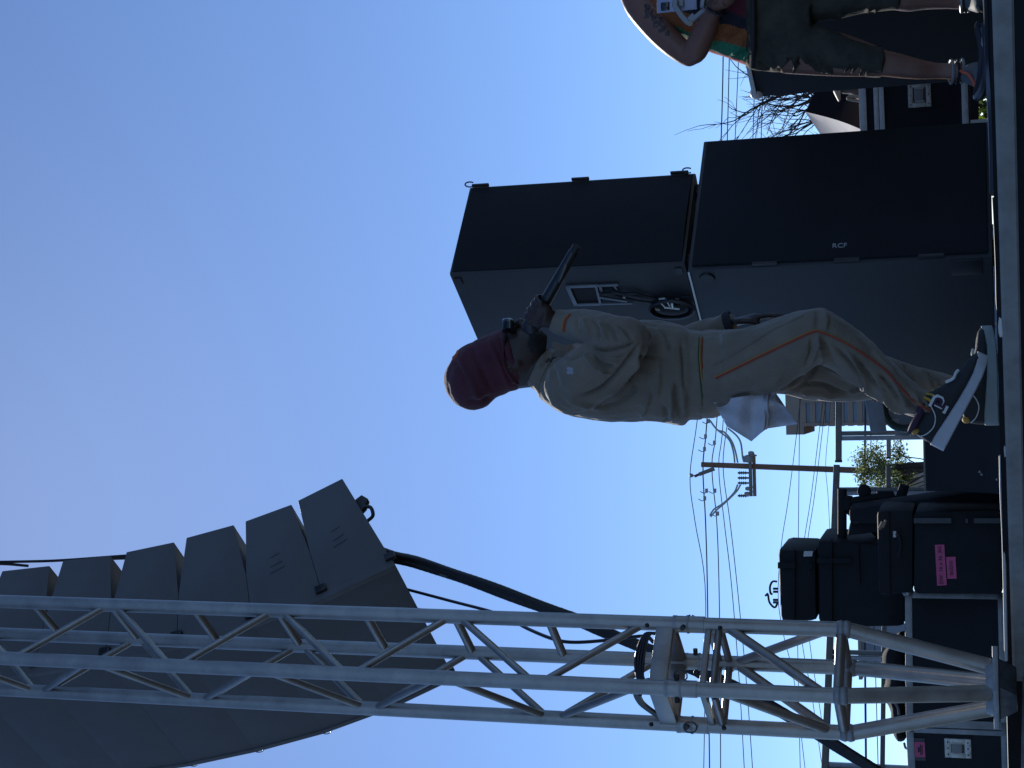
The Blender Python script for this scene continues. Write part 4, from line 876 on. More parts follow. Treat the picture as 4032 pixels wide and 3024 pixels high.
M_SKN = mat('dark_brown_skin', (.045, .026, .021), .5, var=.10, vscale=18, bump=.08, bscale=160)
M_VEL = mat('tan_velour', (.205, .168, .128), .85, var=.18, vscale=7, bump=.25, bscale=130, sheen=.35)
M_VELD = mat('tan_velour_band', (.20, .165, .126), .85, var=.1, vscale=9, bump=.2, bscale=120, sheen=.25)
M_CAP = mat('maroon_knit', (.085, .020, .034), .9, var=.2, vscale=12, bump=.3, bscale=150, sheen=.15)
M_RED = mat('red_piping', (.33, .045, .025), .7); M_YEL = mat('yellow_piping', (.36, .20, .05), .7); M_GRNP = mat('green_piping', (.05, .11, .05), .7)
per = thing('person', 'performer in tan velour tracksuit and dark red head wrap, bending forward with one knee raised', 'person', (at(3935, 1500, 4.5)[0], 4.5, 0))

# body: one continuous skin from head to feet
q = MB()
q.loft([(1812, 1425, 1800, 1545, 4.5, .045), (1880, 1358, 1880, 1570, 4.5, .072), (1960, 1312, 1975, 1545, 4.5, .080), (2020, 1298, 2035, 1520, 4.5, .078), (2075, 1296, 2075, 1500, 4.5, .070), (2125, 1302, 2105, 1460, 4.5, .058), (2153, 1325, 2140, 1400, 4.5, .036)], 20)
q.limb([(2040, 1450, 4.5, .062), (2110, 1452, 4.5, .056), (2180, 1462, 4.5, .062), (2230, 1475, 4.5, .07)])
for d in (4.428, 4.572): q.ball(at(2005, 1440, d), (.022, .010, .034), 10, 7, ax=(R_, f_, U_)); q.ball(at(2035, 1432, d), (.012, .009, .014), 8, 6)
q.limb([(1998, 1305, 4.5, .010), (2030, 1290, 4.5, .013), (2052, 1272, 4.5, .017), (2062, 1290, 4.5, .014)]); q.ball(at(2058, 1284, 4.484), .010); q.ball(at(2058, 1284, 4.516), .010)
q.limb([(1978, 1334, 4.445, .011), (1976, 1320, 4.48, .012), (1976, 1320, 4.52, .012), (1978, 1334, 4.555, .011)])
for x, y in ((2085, 1290), (2103, 1293)): q.limb([(x, y + 12, 4.468, .006), (x, y, 4.49, .0095), (x, y, 4.51, .0095), (x, y + 12, 4.532, .006)])
for d in (4.462, 4.538): q.ball(at(2005, 1313, d), .013, 8, 6)
q.loft([(2240, 1400, 2200, 1560, 4.5, .13), (2330, 1350, 2290, 1610, 4.5, .16), (2500, 1310, 2490, 1610, 4.5, .14), (2700, 1330, 2700, 1610, 4.5, .13), (2850, 1320, 2870, 1580, 4.5, .14), (2920, 1340, 2930, 1550, 4.5, .13)], 16)
q.limb([(2290, 1500, 4.36, .045), (2390, 1425, 4.30, .034), (2455, 1350, 4.275, .026), (2400, 1315, 4.30, .028), (2300, 1285, 4.34, .030), (2200, 1270, 4.385, .026)])
q.limb([(2300, 1490, 4.66, .05), (2450, 1440, 4.72, .042), (2620, 1385, 4.73, .036), (2740, 1325, 4.70, .032), (2860, 1278, 4.66, .026)])
q.limb([(2900, 1430, 4.43, .08), (3060, 1370, 4.40, .07), (3215, 1300, 4.38, .055), (3400, 1430, 4.40, .05), (3560, 1550, 4.42, .040), (3660, 1620, 4.42, .032), (3740, 1610, 4.42, .03)])
q.limb([(2900, 1430, 4.58, .08), (3060, 1390, 4.62, .07), (3215, 1400, 4.63, .055), (3400, 1470, 4.62, .05), (3600, 1500, 4.62, .038), (3780, 1560, 4.62, .032), (3870, 1580, 4.62, .03)])
m_tail, m_head = at(2222, 1056, 4.34), at(2092, 1284, 4.40); md = unit(m_tail - m_head)
hand_on_bar(q, at(2205, 1270, 4.385), m_head + md * .018, m_head + md * .098, .015, -unit(at(2130, 1250, 4.4)), 1.0)
open_hand(q, at(2862, 1277, 4.66), at(2960, 1252, 4.64) - at(2862, 1277, 4.66), np.array([.75, -.5, .35]), -unit(at(2900, 1260, 4.6)), .20, .16)
V, N, Fs = union(q, .0048, 3, .45); skin_obj('body', V, Fs, M_SKN, per)
# stubble beard along the jaw, a thin shell
q = MB(); q.loft([(2086, 1297, 2062, 1436, 4.5, .0695), (2112, 1298, 2094, 1440, 4.5, .065), (2134, 1304, 2116, 1436, 4.5, .056), (2156, 1324, 2144, 1402, 4.5, .037)], 20); V, N, Fs = union(q, .005, 5); V = cloth_noise(V, N, .003, (120, 120, 120), 2)
skin_obj('beard', V, Fs, mat('black_beard_hair', (.022, .017, .016), .8, bump=.5, bscale=300), per)
# head wrap
q = MB()
q.loft([(1747, 1482, 1747, 1508, 4.5, .02), (1764, 1437, 1766, 1555, 4.5, .062), (1785, 1404, 1800, 1595, 4.5, .092), (1812, 1372, 1850, 1616, 4.5, .105), (1854, 1350, 1905, 1609, 4.5, .108), (1900, 1326, 1952, 1570, 4.5, .102), (1950, 1304, 2000, 1546, 4.5, .094), (1980, 1290, 2038, 1536, 4.5, .088), (1988, 1292, 2058, 1514, 4.5, .084)], 24, p=2.1)
V, N, Fs = union(q, .006, 3)
V = folds(V, N, [([(1850, 1345), (1880, 1420), (1940, 1540)], 12, -.004), ([(1920, 1320), (1960, 1420), (2010, 1535)], 10, .004), ([(1960, 1305), (1990, 1400), (2040, 1510)], 8, -.004), ([(1800, 1400), (1850, 1500), (1905, 1600)], 16, .005), ([(1830, 1580), (1890, 1580), (1945, 1560)], 14, -.005), ([(1775, 1420), (1815, 1450), (1850, 1520)], 14, -.004)])
V = cloth_noise(V, N, .004, (22, 22, 22), 4); skin_obj('head_wrap', V, Fs, M_CAP, per); cb_ = bvh_of(V, Fs)
piping('wrap_edge', cb_, [(1984, 1345), (1980, 1400), (1990, 1450), (2020, 1500), (2040, 1512)], .004, M_CAP, per)
P = on_surface(cb_, [(1787, 1412), (1800, 1398), (1806, 1385)], .001); 
if len(P) > 2: q = MB(); q.tube(P, .007, 8); mesh_obj('orange_patch', q, mat('orange_cloth', (.45, .14, .06), .8), per)
# sunglasses
M_LENS = mat('black_lens', (.010, .010, .012), .12)
q = MB(); q.loft([(1978, 1257, 1978, 1312, 4.5, .06), (1990, 1253, 1990, 1312, 4.5, .070), (2015, 1255, 2015, 1312, 4.5, .070), (2034, 1282, 2034, 1312, 4.5, .058)], 16, p=4); mesh_obj('sunglasses', q, M_LENS, per)
for d in (4.424, 4.576):
    q = MB(); q.tube(catmull([at(1992, 1312, d), at(1986, 1360, d), at(1990, 1430, d), at(2010, 1450, d)], 4), .0055, 8); mesh_obj('temple_arm', q, M_LENS, per)
# jacket
q = MB()
q.loft([(2205, 1378, 2110, 1538, 4.5, .075), (2235, 1370, 2135, 1572, 4.5, .12), (2300, 1345, 2195, 1612, 4.5, .185), (2380, 1305, 2288, 1645, 4.5, .205), (2460, 1275, 2400, 1660, 4.5, .195), (2540, 1257, 2528, 1656, 4.5, .185), (2640, 1268, 2620, 1668, 4.5, .18), (2695, 1288, 2688, 1674, 4.5, .178), (2710, 1300, 2704, 1660, 4.5, .165)], 28)
q.loft([(2700, 1300, 2700, 1650, 4.5, .168), (2740, 1302, 2735, 1650, 4.5, .166), (2772, 1304, 2765, 1652, 4.5, .168)], 28)
q.limb([(2260, 1520, 4.36, .085), (2330, 1468, 4.31, .082), (2410, 1405, 4.275, .070), (2475, 1350, 4.255, .058), (2492, 1328, 4.255, .050)])
q.limb([(2485, 1325, 4.255, .050), (2430, 1318, 4.27, .052), (2370, 1302, 4.30, .053), (2310, 1288, 4.335, .050), (2250, 1277, 4.365, .044), (2205, 1270, 4.385, .039)])
q.limb([(2280, 1490, 4.64, .085), (2400, 1450, 4.72, .075), (2540, 1410, 4.75, .062), (2620, 1385, 4.75, .056), (2740, 1330, 4.71, .046), (2862, 1280, 4.66, .036)])
q.loft([(2148, 1374, 2066, 1514, 4.5, .068), (2190, 1376, 2098, 1528, 4.5, .080), (2225, 1372, 2130, 1562, 4.5, .10)], 24)
q.prism([at(x, y, 4.445) for x, y in ((2168, 1356), (2174, 1338), (2200, 1350), (2228, 1360), (2250, 1346), (2262, 1380), (2200, 1400))], unit(at(2200, 1360, 4.4)) * .022)
V, N, Fs = union(q, .0055, 4)
cl = lambda a: [(1600 + x / 1.3825, 600 + y / 1.3825) for x, y in a]
J = [(cl([(980, 1040), (1060, 1075), (1180, 1060), (1260, 1030)]), 7, -.010), (cl([(1000, 1075), (1080, 1115), (1190, 1100)]), 7, .008), (cl([(1010, 1090), (1060, 1150), (1150, 1175)]), 7, -.009), (cl([(960, 1080), (1020, 1160), (1110, 1210)]), 8, .008),
     (cl([(1150, 940), (1190, 970), (1230, 1020)]), 7, -.006), (cl([(1080, 920), (1120, 970), (1150, 1040)]), 7, -.007), (cl([(1010, 900), (1040, 960), (1050, 1020)]), 7, -.007), (cl([(930, 900), (930, 950), (960, 1000)]), 7, -.006), (cl([(1045, 910), (1080, 970), (1095, 1040)]), 6, .006), (cl([(965, 890), (985, 950), (1005, 1010)]), 6, .006),
     (cl([(1275, 1040), (1210, 1130), (1130, 1230), (1040, 1300), (930, 1330)]), 8, -.016), (cl([(1270, 1075), (1230, 1180), (1150, 1270), (1060, 1340)]), 12, .009), (cl([(1060, 1390), (1130, 1380), (1230, 1310), (1260, 1240)]), 10, -.008), (cl([(1330, 1300), (1300, 1380), (1280, 1450)]), 12, .007),
     (cl([(1240, 1110), (1330, 1110), (1430, 1140)]), 8, -.004), (cl([(1370, 1110), (1375, 1230), (1360, 1350)]), 9, .006), (cl([(1470, 1240), (1475, 1340), (1500, 1460)]), 9, -.009), (cl([(1440, 1260), (1445, 1350), (1450, 1470)]), 9, .008), (cl([(1500, 1020), (1510, 1150), (1515, 1300)]), 8, -.007), (cl([(1400, 1370), (1420, 1430), (1410, 1480)]), 8, -.006),
     (cl([(760, 1090), (800, 1180), (820, 1290)]), 12, -.005), (cl([(840, 1100), (900, 1120), (990, 1060)]), 9, -.007), (cl([(720, 1180), (770, 1120), (880, 1085)]), 8, -.007), (cl([(860, 1330), (960, 1370), (1080, 1400)]), 12, .006), (cl([(1300, 900), (1380, 960), (1450, 1060)]), 12, -.006), (cl([(1350, 930), (1400, 1010), (1420, 1100)]), 10, .006)]
V = folds(V, N, J); V = cloth_noise(V, N, .008, (16, 16, 11), 1); jk = skin_obj('jacket', V, Fs, M_VEL, per); jb = bvh_of(V, Fs)
for off, m in ((0, M_GRNP), (7, M_YEL), (13, M_RED)):
    piping('waist_stripe', jb, [(2752 + off, 1330), (2749 + off, 1400), (2754 + off, 1470), (2763 + off, 1560), (2772 + off, 1640)], .0023, m, per)
for off, m in ((0, M_RED), (8, M_YEL)): piping('cuff_stripe', jb, [(2247 - off, 1238), (2235 - off, 1250), (2226 - off, 1270), (2222 - off, 1295), (2222 - off, 1305)], .003, m, per)
for x, y in ((2240, 1452), (2240, 1466), (2252, 1454), (2252, 1466)):
    P = on_surface(jb, [(x, y), (x + 2, y), (x + 4, y)], .0005)
    if P: q = MB(); q.ball(P[0], (.0058, .003, .0065), 8, 6); mesh_obj('chest_emblem', q, mat('pale_embroidery', (.34, .36, .42), .8), per)
piping('pocket_seam', jb, cl([(1245, 1110), (1245, 1240)]), .0022, M_VELD, per); piping('pocket_seam', jb, cl([(1375, 1115), (1378, 1250)]), .0022, M_VELD, per)
piping('collar_edge', jb, [(2180, 1392), (2160, 1430), (2125, 1500), (2118, 1530)], .003, M_VELD, per)
# trousers
q = MB()
q.loft([(2745, 1312, 2745, 1648, 4.5, .160), (2800, 1300, 2806, 1648, 4.5, .17), (2880, 1300, 2885, 1610, 4.5, .175), (2950, 1300, 2975, 1560, 4.5, .165)], 26)
q.loft([(2840, 1305, 2860, 1604, 4.42, .10), (2960, 1284, 2990, 1562, 4.40, .098), (3060, 1250, 3070, 1530, 4.385, .094), (3150, 1222, 3160, 1475, 4.37, .088), (3215, 1212, 3225, 1432, 4.37, .082), (3250, 1215, 3240, 1434, 4.37, .080)], 22)
q.loft([(3225, 1212, 3215, 1432, 4.37, .080), (3299, 1239, 3250, 1440, 4.375, .080), (3377, 1300, 3330, 1487, 4.385, .078), (3461, 1372, 3409, 1530, 4.395, .072), (3539, 1448, 3474, 1580, 4.405, .068), (3610, 1515, 3552, 1628, 4.41, .062), (3668, 1548, 3640, 1650, 4.415, .060), (3700, 1556, 3672, 1652, 4.415, .058)], 22)
q.loft([(2880, 1300, 2900, 1560, 4.58, .09), (3050, 1290, 3060, 1548, 4.61, .09), (3180, 1320, 3170, 1570, 4.62, .085), (3290, 1350, 3280, 1583, 4.62, .078), (3400, 1372, 3400, 1576, 4.62, .072), (3520, 1408, 3510, 1560, 4.62, .066), (3640, 1450, 3640, 1575, 4.62, .058), (3740, 1480, 3740, 1590, 4.62, .054), (3790, 1490, 3790, 1600, 4.62, .05)], 22)
V, N, Fs = union(q, .0055, 4)
c2 = lambda a: [(2600 + x / 1.5447, 1100 + y / 1.5447) for x, y in a]
K = [(c2([(700, 690), (830, 620), (900, 520), (955, 400), (960, 330)]), 8, .009), (c2([(740, 700), (860, 650), (930, 560), (975, 480)]), 7, -.010), (c2([(880, 560), (915, 450), (920, 350)]), 7, -.008), (c2([(1010, 540), (1110, 590), (1240, 655), (1330, 730)]), 8, .010), (c2([(990, 360), (1020, 440), (1050, 540)]), 7, -.010), (c2([(960, 380), (985, 460), (1000, 520)]), 6, .010),
     (c2([(1060, 400), (1120, 470), (1200, 560), (1250, 650)]), 8, -.010), (c2([(1130, 440), (1190, 520), (1290, 690), (1400, 745)]), 8, .009), (c2([(1190, 470), (1260, 570), (1310, 640), (1400, 700)]), 8, -.010), (c2([(1300, 600), (1360, 690), (1440, 790), (1500, 830)]), 8, .010), (c2([(1330, 570), (1400, 650), (1470, 760)]), 8, -.009), (c2([(1420, 640), (1470, 720), (1510, 800)]), 7, .007),
     (c2([(1500, 700), (1540, 780), (1600, 830)]), 7, -.009), (c2([(1540, 690), (1590, 770), (1650, 810)]), 6, .008), (c2([(420, 720), (520, 700), (620, 690)]), 9, -.004), (c2([(350, 690), (480, 660), (640, 640), (760, 600)]), 10, .005), (c2([(950, 180), (960, 240), (945, 310)]), 10, -.005), (c2([(1000, 190), (1010, 250), (1000, 320)]), 9, .005),
     (c2([(860, 640), (980, 640), (1090, 690), (1160, 700)]), 10, -.012), (c2([(840, 690), (960, 690), (1080, 720)]), 9, .009), (c2([(1130, 690), (1210, 670), (1250, 640)]), 9, .008), (c2([(1480, 500), (1520, 560), (1560, 640)]), 8, -.007), (c2([(1560, 540), (1620, 600), (1660, 680)]), 8, .008), (c2([(1620, 560), (1700, 620), (1720, 680)]), 8, -.008), (c2([(1280, 420), (1350, 500), (1460, 590)]), 9, .005)]
V = folds(V, N, K); V = cloth_noise(V, N, .008, (15, 15, 9), 6); skin_obj('trousers', V, Fs, M_VEL, per); tb2 = bvh_of(V, Fs)
for off, m, r in ((0, M_RED, .0028), (-5, M_YEL, .0020)):
    piping('side_stripe', tb2, [(x + off * .8, y + off) for x, y in [(2818, 1490), (2950, 1425), (3080, 1362), (3202, 1307), (3240, 1312), (3286, 1329), (3360, 1368), (3435, 1418), (3490, 1462), (3526, 1503), (3570, 1550), (3603, 1584), (3640, 1606), (3675, 1619)]], r, m, per)
piping('side_seam', tb2, [(2809, 1437), (2920, 1375), (3040, 1300), (3163, 1242)], .0022, M_VELD, per)
# white towel hanging from the back pocket
tw_ = thing('towel', 'white towel hanging out of the back pocket of the tan trousers', 'towel', at(2850, 1600, 4.36))
G = [[(2812, 1585), (2825, 1610), (2843, 1645), (2862, 1678)], [(2862, 1570), (2880, 1605), (2895, 1660), (2910, 1708)], [(2915, 1562), (2930, 1600), (2945, 1660), (2958, 1738)], [(2968, 1554), (2975, 1600), (2985, 1650), (2992, 1708)], [(3025, 1545), (3020, 1590), (3025, 1640), (3018, 1688)], [(3052, 1545), (3062, 1580), (3078, 1620), (3085, 1678)], [(3070, 1570), (3090, 1600), (3112, 1630), (3141, 1670)]]
q = MB(); grid = []
for i in range(37):
    t = i / 36 * 6; a = min(int(t), 5); f = t - a; row = []
    for j in range(22):
        s = j / 21 * 3; b = min(int(s), 2); g_ = s - b
        p = [(1 - f) * ((1 - g_) * G[a][b][c] + g_ * G[a][b + 1][c]) + f * ((1 - g_) * G[a + 1][b][c] + g_ * G[a + 1][b + 1][c]) for c in (0, 1)]
        d = 4.36 + .014 * math.sin(t * 2.3 + s * 1.1) + .010 * math.sin(s * 3.1 - t * .9) + (.045 if t > 3.7 else 0) * min(1, (t - 3.7) * 2 if t > 3.7 else 0) * (.6 + .2 * math.sin(s * 4))
        row.append(at(p[0], p[1], d))
    grid.append(row)
nv = q.addv([p for r in grid for p in r] + [p + np.array([0, .006, 0]) for r in grid for p in r]); m_ = 37 * 22
for i in range(36):
    for j in range(21):
        a = nv + i * 22 + j; q.face((a, a + 1, a + 23, a + 22)); q.face((a + m_, a + m_ + 22, a + m_ + 23, a + m_ + 1))
for i in range(36):
    for j in (0, 21): a = nv + i * 22 + j; q.face((a, a + 22, a + 22 + m_, a + m_))
for j in range(21):
    for i in (0, 36): a = nv + i * 22 + j; q.face((a, a + m_, a + m_ + 1, a + 1))
mesh_obj('cloth', q, mat('white_terry', (.62, .62, .68), .95, var=.05, vscale=15, bump=.5, bscale=260, sheen=.2), tw_)
P = [grid[24][j] - np.array([0, .004, 0]) for j in range(0, 22)]; q = MB(); q.tube(P, .003, 6); mesh_obj('hem', q, MATS['white_terry'], tw_)
# microphone
mc = thing('microphone', 'dark handheld microphone gripped in front of the mouth by the performer', 'microphone', m_head)
q = MB(); q.tube([m_head + md * t for t in (.02, .05, .12, .16, .262, .266)], [.021, .019, .0165, .0160, .0145, .012], 20); mesh_obj('handle', q, mat('gunmetal', (.05, .055, .06), .35, metal=.7), mc)
q = MB(); q.tube([m_head + md * .255, m_head + md * .285], .0125, 16); mesh_obj('antenna_cap', q, M_RUB, mc)
q = MB(); q.ball(m_head, (.026, .026, .028), 16, 10); q2 = mesh_obj('grille_ball', q, M_STL, mc)
q = MB(); q.box(m_head + md * .19 - unit(m_head) * .0155, (md, np.cross(md, unit(m_head)), unit(m_head)), (.03, .008, .003)); mesh_obj('display', q, M_LENS, mc, bevel=.001)
# wristband on the hanging hand
q = MB(); a, b = at(2856, 1281, 4.66), at(2886, 1271, 4.66); q.tube([a, (a + b) / 2, b], [.037, .040, .037], 18); mesh_obj('wristband', q, mat('black_wristband', (.02, .02, .024), .8, bump=.3, bscale=150), per)

# shoes
def shoe(parent, label, heel, fwd, up, cols, Ls=.272, name='sneaker'):
    """heel: point under the heel; fwd, up: directions. Returns the upper and a mapper from shoe space to the world"""
    fwd, up = unit(fwd), unit(up); up = unit(up - fwd * (up @ fwd)); sd = np.cross(fwd, up)      # sd: wearer's right
    W = lambda s, y, z: np.array(heel) + fwd * s * Ls + sd * y + up * z
    prof = [(.0, .020, .060), (.02, .030, .088), (.10, .033, .098), (.20, .034, .096), (.30, .035, .104), (.38, .037, .112), (.46, .039, .100), (.55, .042, .084), (.66, .045, .068), (.78, .044, .058), (.88, .038, .052), (.95, .028, .044), (.99, .012, .034)]
    q = MB(); R = []
    for s, w, h in prof:
        lift = .010 * max(0, (s - .7) / .3) ** 2; ring = []
        for k in range(22):
            a = 2 * math.pi * k / 22; c, n = math.cos(a), math.sin(a); e = (abs(c) ** 2.8 + abs(n) ** 2.8) ** (-1 / 2.8)
            taper = 1 - .22 * max(0, n)
            ring.append(W(s, w * c * e * taper, .018 + lift + (h - .018) / 2 + (h - .018) / 2 * n * e))
        R.append(ring)
    q.rings(R); u = mesh_obj(name, q, cols[0], parent); u['label'] = label
    q = MB(); R = []
    for s, w, h in [(-.012, .018, .034), (.01, .030, .036), (.10, .036, .035), (.30, .0375, .030), (.48, .040, .026), (.66, .047, .024), (.80, .046, .023), (.92, .034, .024), (.985, .018, .026), (1.012, .006, .026)]:
        lift = .012 * max(0, (s - .7) / .3) ** 2; R.append([W(s, a * w, lift + b) for a, b in ((-1, .003), (-.92, 0), (.92, 0), (1, .003), (1.0, h), (.9, h + .003), (-.9, h + .003), (-1.0, h))])
    q.rings(R); so = mesh_obj('sole', q, cols[1], u)
    return u, W
M_SH = mat('black_suede', (.020, .022, .024), .75, var=.3, vscale=14, bump=.25, bscale=140)
M_SOLE = mat('white_rubber', (.46, .47, .50), .55, var=.12, vscale=12); M_SOLE2 = mat('grey_green_rubber', (.24, .28, .28), .55, var=.12, vscale=14)
M_LACE = mat('yellow_lace', (.55, .33, .03), .8); M_TAB = mat('ochre_tab', (.5, .28, .06), .7); M_LIN = mat('white_line', (.66, .66, .64), .6); M_PURP = mat('dark_purple_lining', (.05, .02, .05), .8)
h1 = at(3716, 1772, 4.385); t1 = at(3890, 1444, 4.40)
s1, W1 = shoe(per, 'lifted near sneaker, black with white sole, yellow laces and a white letter emblem', h1, t1 - h1, np.array([.45, -.04, .9]), (M_SH, M_SOLE))
h2 = at(3934, 1668, 4.60); t2 = at(3924, 1290, 4.63)
s2, W2 = shoe(per, 'flat far sneaker, black with grey green sole', h2, t2 - h2, UP, (M_SH, M_SOLE2))
def sh_line(Wf, parent, name, pts, r, m):
    q = MB(); q.tube(catmull([Wf(*p) for p in pts], 5), r, 7); return mesh_obj(name, q, m, parent)
for Wf, pr, sg in ((W1, s1, 1), (W2, s2, 1)):
    sh_line(Wf, pr, 'heel_line', [(.005, .022, .075), (.06, .036, .060), (.16, .0385, .052), (.26, .0385, .062), (.33, .036, .085)], .0016, M_LIN)
    for i in range(5):
        s = .36 + .055 * i; z = .112 - .0105 * i; sh_line(Wf, pr, 'lace', [(s, -.028, z - .014), (s + .012, -.012, z + .003), (s - .004, .006, z + .004), (s + .014, .022, z - .007), (s + .008, .034, z - .026)], .0038, M_LACE if Wf is W1 else M_LACE)
    sh_line(Wf, pr, 'toe_flash', [(.60, .030, .078), (.66, .037, .066), (.72, .033, .066), (.76, .030, .064)], .0042, M_LIN)
    q = MB(); q.ball(Wf(.045, .006, .086), (.011, .022, .013), 12, 7, ax=(t1 - h1 if Wf is W1 else t2 - h2, np.array([0, 1, 0]), UP)); mesh_obj('heel_tab', q, M_TAB, pr)
q = MB(); q.tube(catmull([W1(.02, 0, .098), W1(.10, .024, .100), W1(.22, .027, .100), W1(.31, .026, .108)], 4), .010, 8); mesh_obj('collar_lining', q, M_PURP, s1)
lf = unit(t1 - h1); lu = unit(np.cross(np.cross(lf, np.array([.45, -.04, .9])), lf)); pc = W1(.385, .0395, .066)
def letter_P(m, sc, off):
    q = MB(); o = pc + np.cross(lf, lu) * off; f = lambda a, b: o + lf * a * sc + lu * b * sc
    for poly in ([(-.016, -.021), (.003, -.021), (.003, -.014), (-.002, -.014), (-.002, .014), (-.010, .014), (-.010, -.014), (-.016, -.014)], [(-.016, .014), (-.016, .021), (.010, .021), (.017, .014), (.017, .0), (.010, -.007), (-.002, -.007), (-.002, .0), (.006, .0), (.009, .003), (.009, .011), (.006, .014)]):
        q.prism([f(*p) for p in poly], np.cross(lf, lu) * .0012)
    return mesh_obj('letter_emblem', q, m, s1, smooth=False)
letter_P(M_LIN, 1.15, .0); letter_P(M_PURP, .80, .0014)

# ------------------------------------------------------------------ the man with the phone at the right
CD = 6.3
M_SK2 = mat('tanned_skin', (.22, .105, .075), .5, var=.1, vscale=14, bump=.06, bscale=150)
M_CAMO = mat('olive_camouflage_cotton', (.030, .030, .022), .9, var=.35, vscale=9, col2=(.075, .068, .048), bump=.15, bscale=120)
cm = thing('person', 'man in green and orange mesh vest and camouflage shorts holding a phone on a gimbal', 'person', (at(3890, 120, CD)[0], CD, 0))
q = MB()
q.limb([(2505, -30, CD, .07), (2525, 30, CD - .02, .062), (2590, 112, CD - .05, .058), (2640, 165, CD - .07, .052), (2690, 206, CD - .08, .046), (2714, 224, CD - .085, .040)])
q.limb([(2712, 222, CD - .085, .041), (2738, 198, CD - .10, .050), (2766, 140, CD - .13, .047), (2790, 85, CD - .16, .040), (2812, 36, CD - .19, .031), (2822, 10, CD - .20, .029)])
q.limb([(2520, -230, CD, .07), (2640, -300, CD - .05, .055), (2730, -330, CD - .08, .042), (2770, -200, CD - .15, .042), (2800, -110, CD - .2, .03)])
q.loft([(2490, 20, 2490, -210, CD, .09), (2560, 80, 2560, -260, CD, .12), (2760, 175, 2760, -250, CD, .115), (2960, 235, 2960, -250, CD, .12), (3080, 240, 3080, -260, CD, .12)], 18)
q.limb([(2480, -125, CD, .065), (2420, -145, CD - .01, .058), (2370, -150, CD - .02, .06)]); q.loft([(2180, -120, 2180, -190, CD - .03, .05), (2230, -80, 2230, -230, CD - .03, .09), (2300, -75, 2300, -235, CD - .04, .095), (2370, -95, 2370, -215, CD - .05, .085), (2410, -125, 2410, -185, CD - .06, .05)], 18)
q.limb([(2310, -155, CD - .14, .014), (2340, -155, CD - .155, .018)]); q.ball(at(2300, -70, CD - .02), (.012, .02, .03)); q.ball(at(2300, -240, CD - .02), (.012, .02, .03))
q.limb([(3100, 190, CD, .10), (3300, 215, CD - .02, .085), (3460, 246, CD - .04, .056)]); q.loft([(3440, 298, 3440, 196, CD - .04, .055), (3500, 302, 3500, 202, CD - .04, .055), (3560, 308, 3560, 216, CD - .03, .056), (3620, 311, 3620, 234, CD - .02, .052), (3690, 310, 3690, 248, CD, .040), (3742, 312, 3745, 250, CD, .036), (3800, 318, 3800, 262, CD, .04)], 16)
q.limb([(3100, -150, CD, .10), (3300, -70, CD - .05, .085), (3460, -15, CD - .08, .056)]); q.loft([(3440, 40, 3440, -70, CD - .08, .055), (3500, 36, 3500, -70, CD - .08, .056), (3575, 44, 3575, -55, CD - .07, .058), (3640, 36, 3640, -40, CD - .06, .052), (3720, 34, 3720, -24, CD - .05, .040), (3780, 36, 3780, -24, CD - .04, .036), (3840, 40, 3840, -30, CD - .04, .04)], 16)
gA, gB = at(2800, -18, CD - .24), at(2905, -40, CD - .24)
hand_on_bar(q, at(2818, 18, CD - .205), gA, gB, .016, np.array([-.9, -.4, 0]), 1.0)
V, N, Fs = union(q, .0058, 3); skin_obj('body', V, Fs, M_SK2, cm); cbv = bvh_of(V, Fs)
# tattoos inked on the upper arm
q = MB(); rt = random.Random(4); M_TAT = mat('tattoo_ink', (.085, .06, .065), .55)
for x, y, r in ((2555, 55, 18), (2548, 30, 12), (2585, 95, 15), (2600, 80, 11), (2612, 110, 13), (2575, 70, 10), (2625, 130, 9), (2600, 120, 8)):
    for k in range(7):
        a = rt.uniform(0, 6.28); pts = [(x + r * rt.uniform(-1, 1), y + r * rt.uniform(-1, 1)) for _ in range(3)]
        P = on_surface(cbv, pts, .0004, 4)
        if len(P) > 3: q.tube(P, .0024, 5)
tt = mesh_obj('tattoo', q, M_TAT, cm); tt['kind'] = 'stuff'
# vest
vb = {'red': mat('red_trim', (.45, .05, .06), .8), 'green': mat('green_mesh', (.03, .22, .12), .85, var=.35, vscale=140, bump=.5, bscale=220), 'orange': mat('orange_mesh', (.30, .095, .03), .85, var=.4, vscale=140, bump=.5, bscale=220), 'navy': mat('navy_mesh', (.018, .020, .032), .85, var=.4, vscale=140, bump=.5, bscale=220), 'wine': mat('wine_print', (.11, .012, .025), .85, var=.2, vscale=140)}
q = MB()
q.loft([(2515, 25, 2515, -215, CD, .105), (2560, 60, 2560, -250, CD, .135), (2640, 128, 2640, -265, CD, .14), (2700, 160, 2700, -265, CD, .138), (2771, 197, 2771, -262, CD, .135), (2860, 228, 2865, -262, CD, .135), (2940, 255, 2945, -268, CD, .14), (2975, 262, 2980, -272, CD, .142)], 26)
V, N, Fs = union(q, .009, 3)
V = folds(V, N, [([(2900, 230), (2935, 205), (2955, 150)], 9, -.012), ([(2880, 215), (2910, 190), (2930, 130)], 8, .010), ([(2925, 235), (2950, 190), (2960, 120)], 7, .010), ([(2850, 150), (2900, 120), (2950, 60)], 12, -.010)]); V = cloth_noise(V, N, .006, (12, 12, 8), 3)
fx, fy = pxa(np.array([V[list(f)].mean(0) for f in Fs])); mi = []
for x, y in zip(fx, fy):
    e = np.interp(x, [2515, 2560, 2640, 2700, 2771, 2860, 2940, 2975], [25, 60, 128, 160, 197, 228, 255, 262]) - y
    gw = np.interp(x, [2600, 2771, 2860, 2975], [38, 40, 62, 66])
    mi.append(0 if e < 9 else 1 if e < gw else 2 if e < gw + 72 else 4 if (x > 2860 and e > 185) else 3)
skin_obj('vest', V, Fs, list(vb.values()), cm, mi)
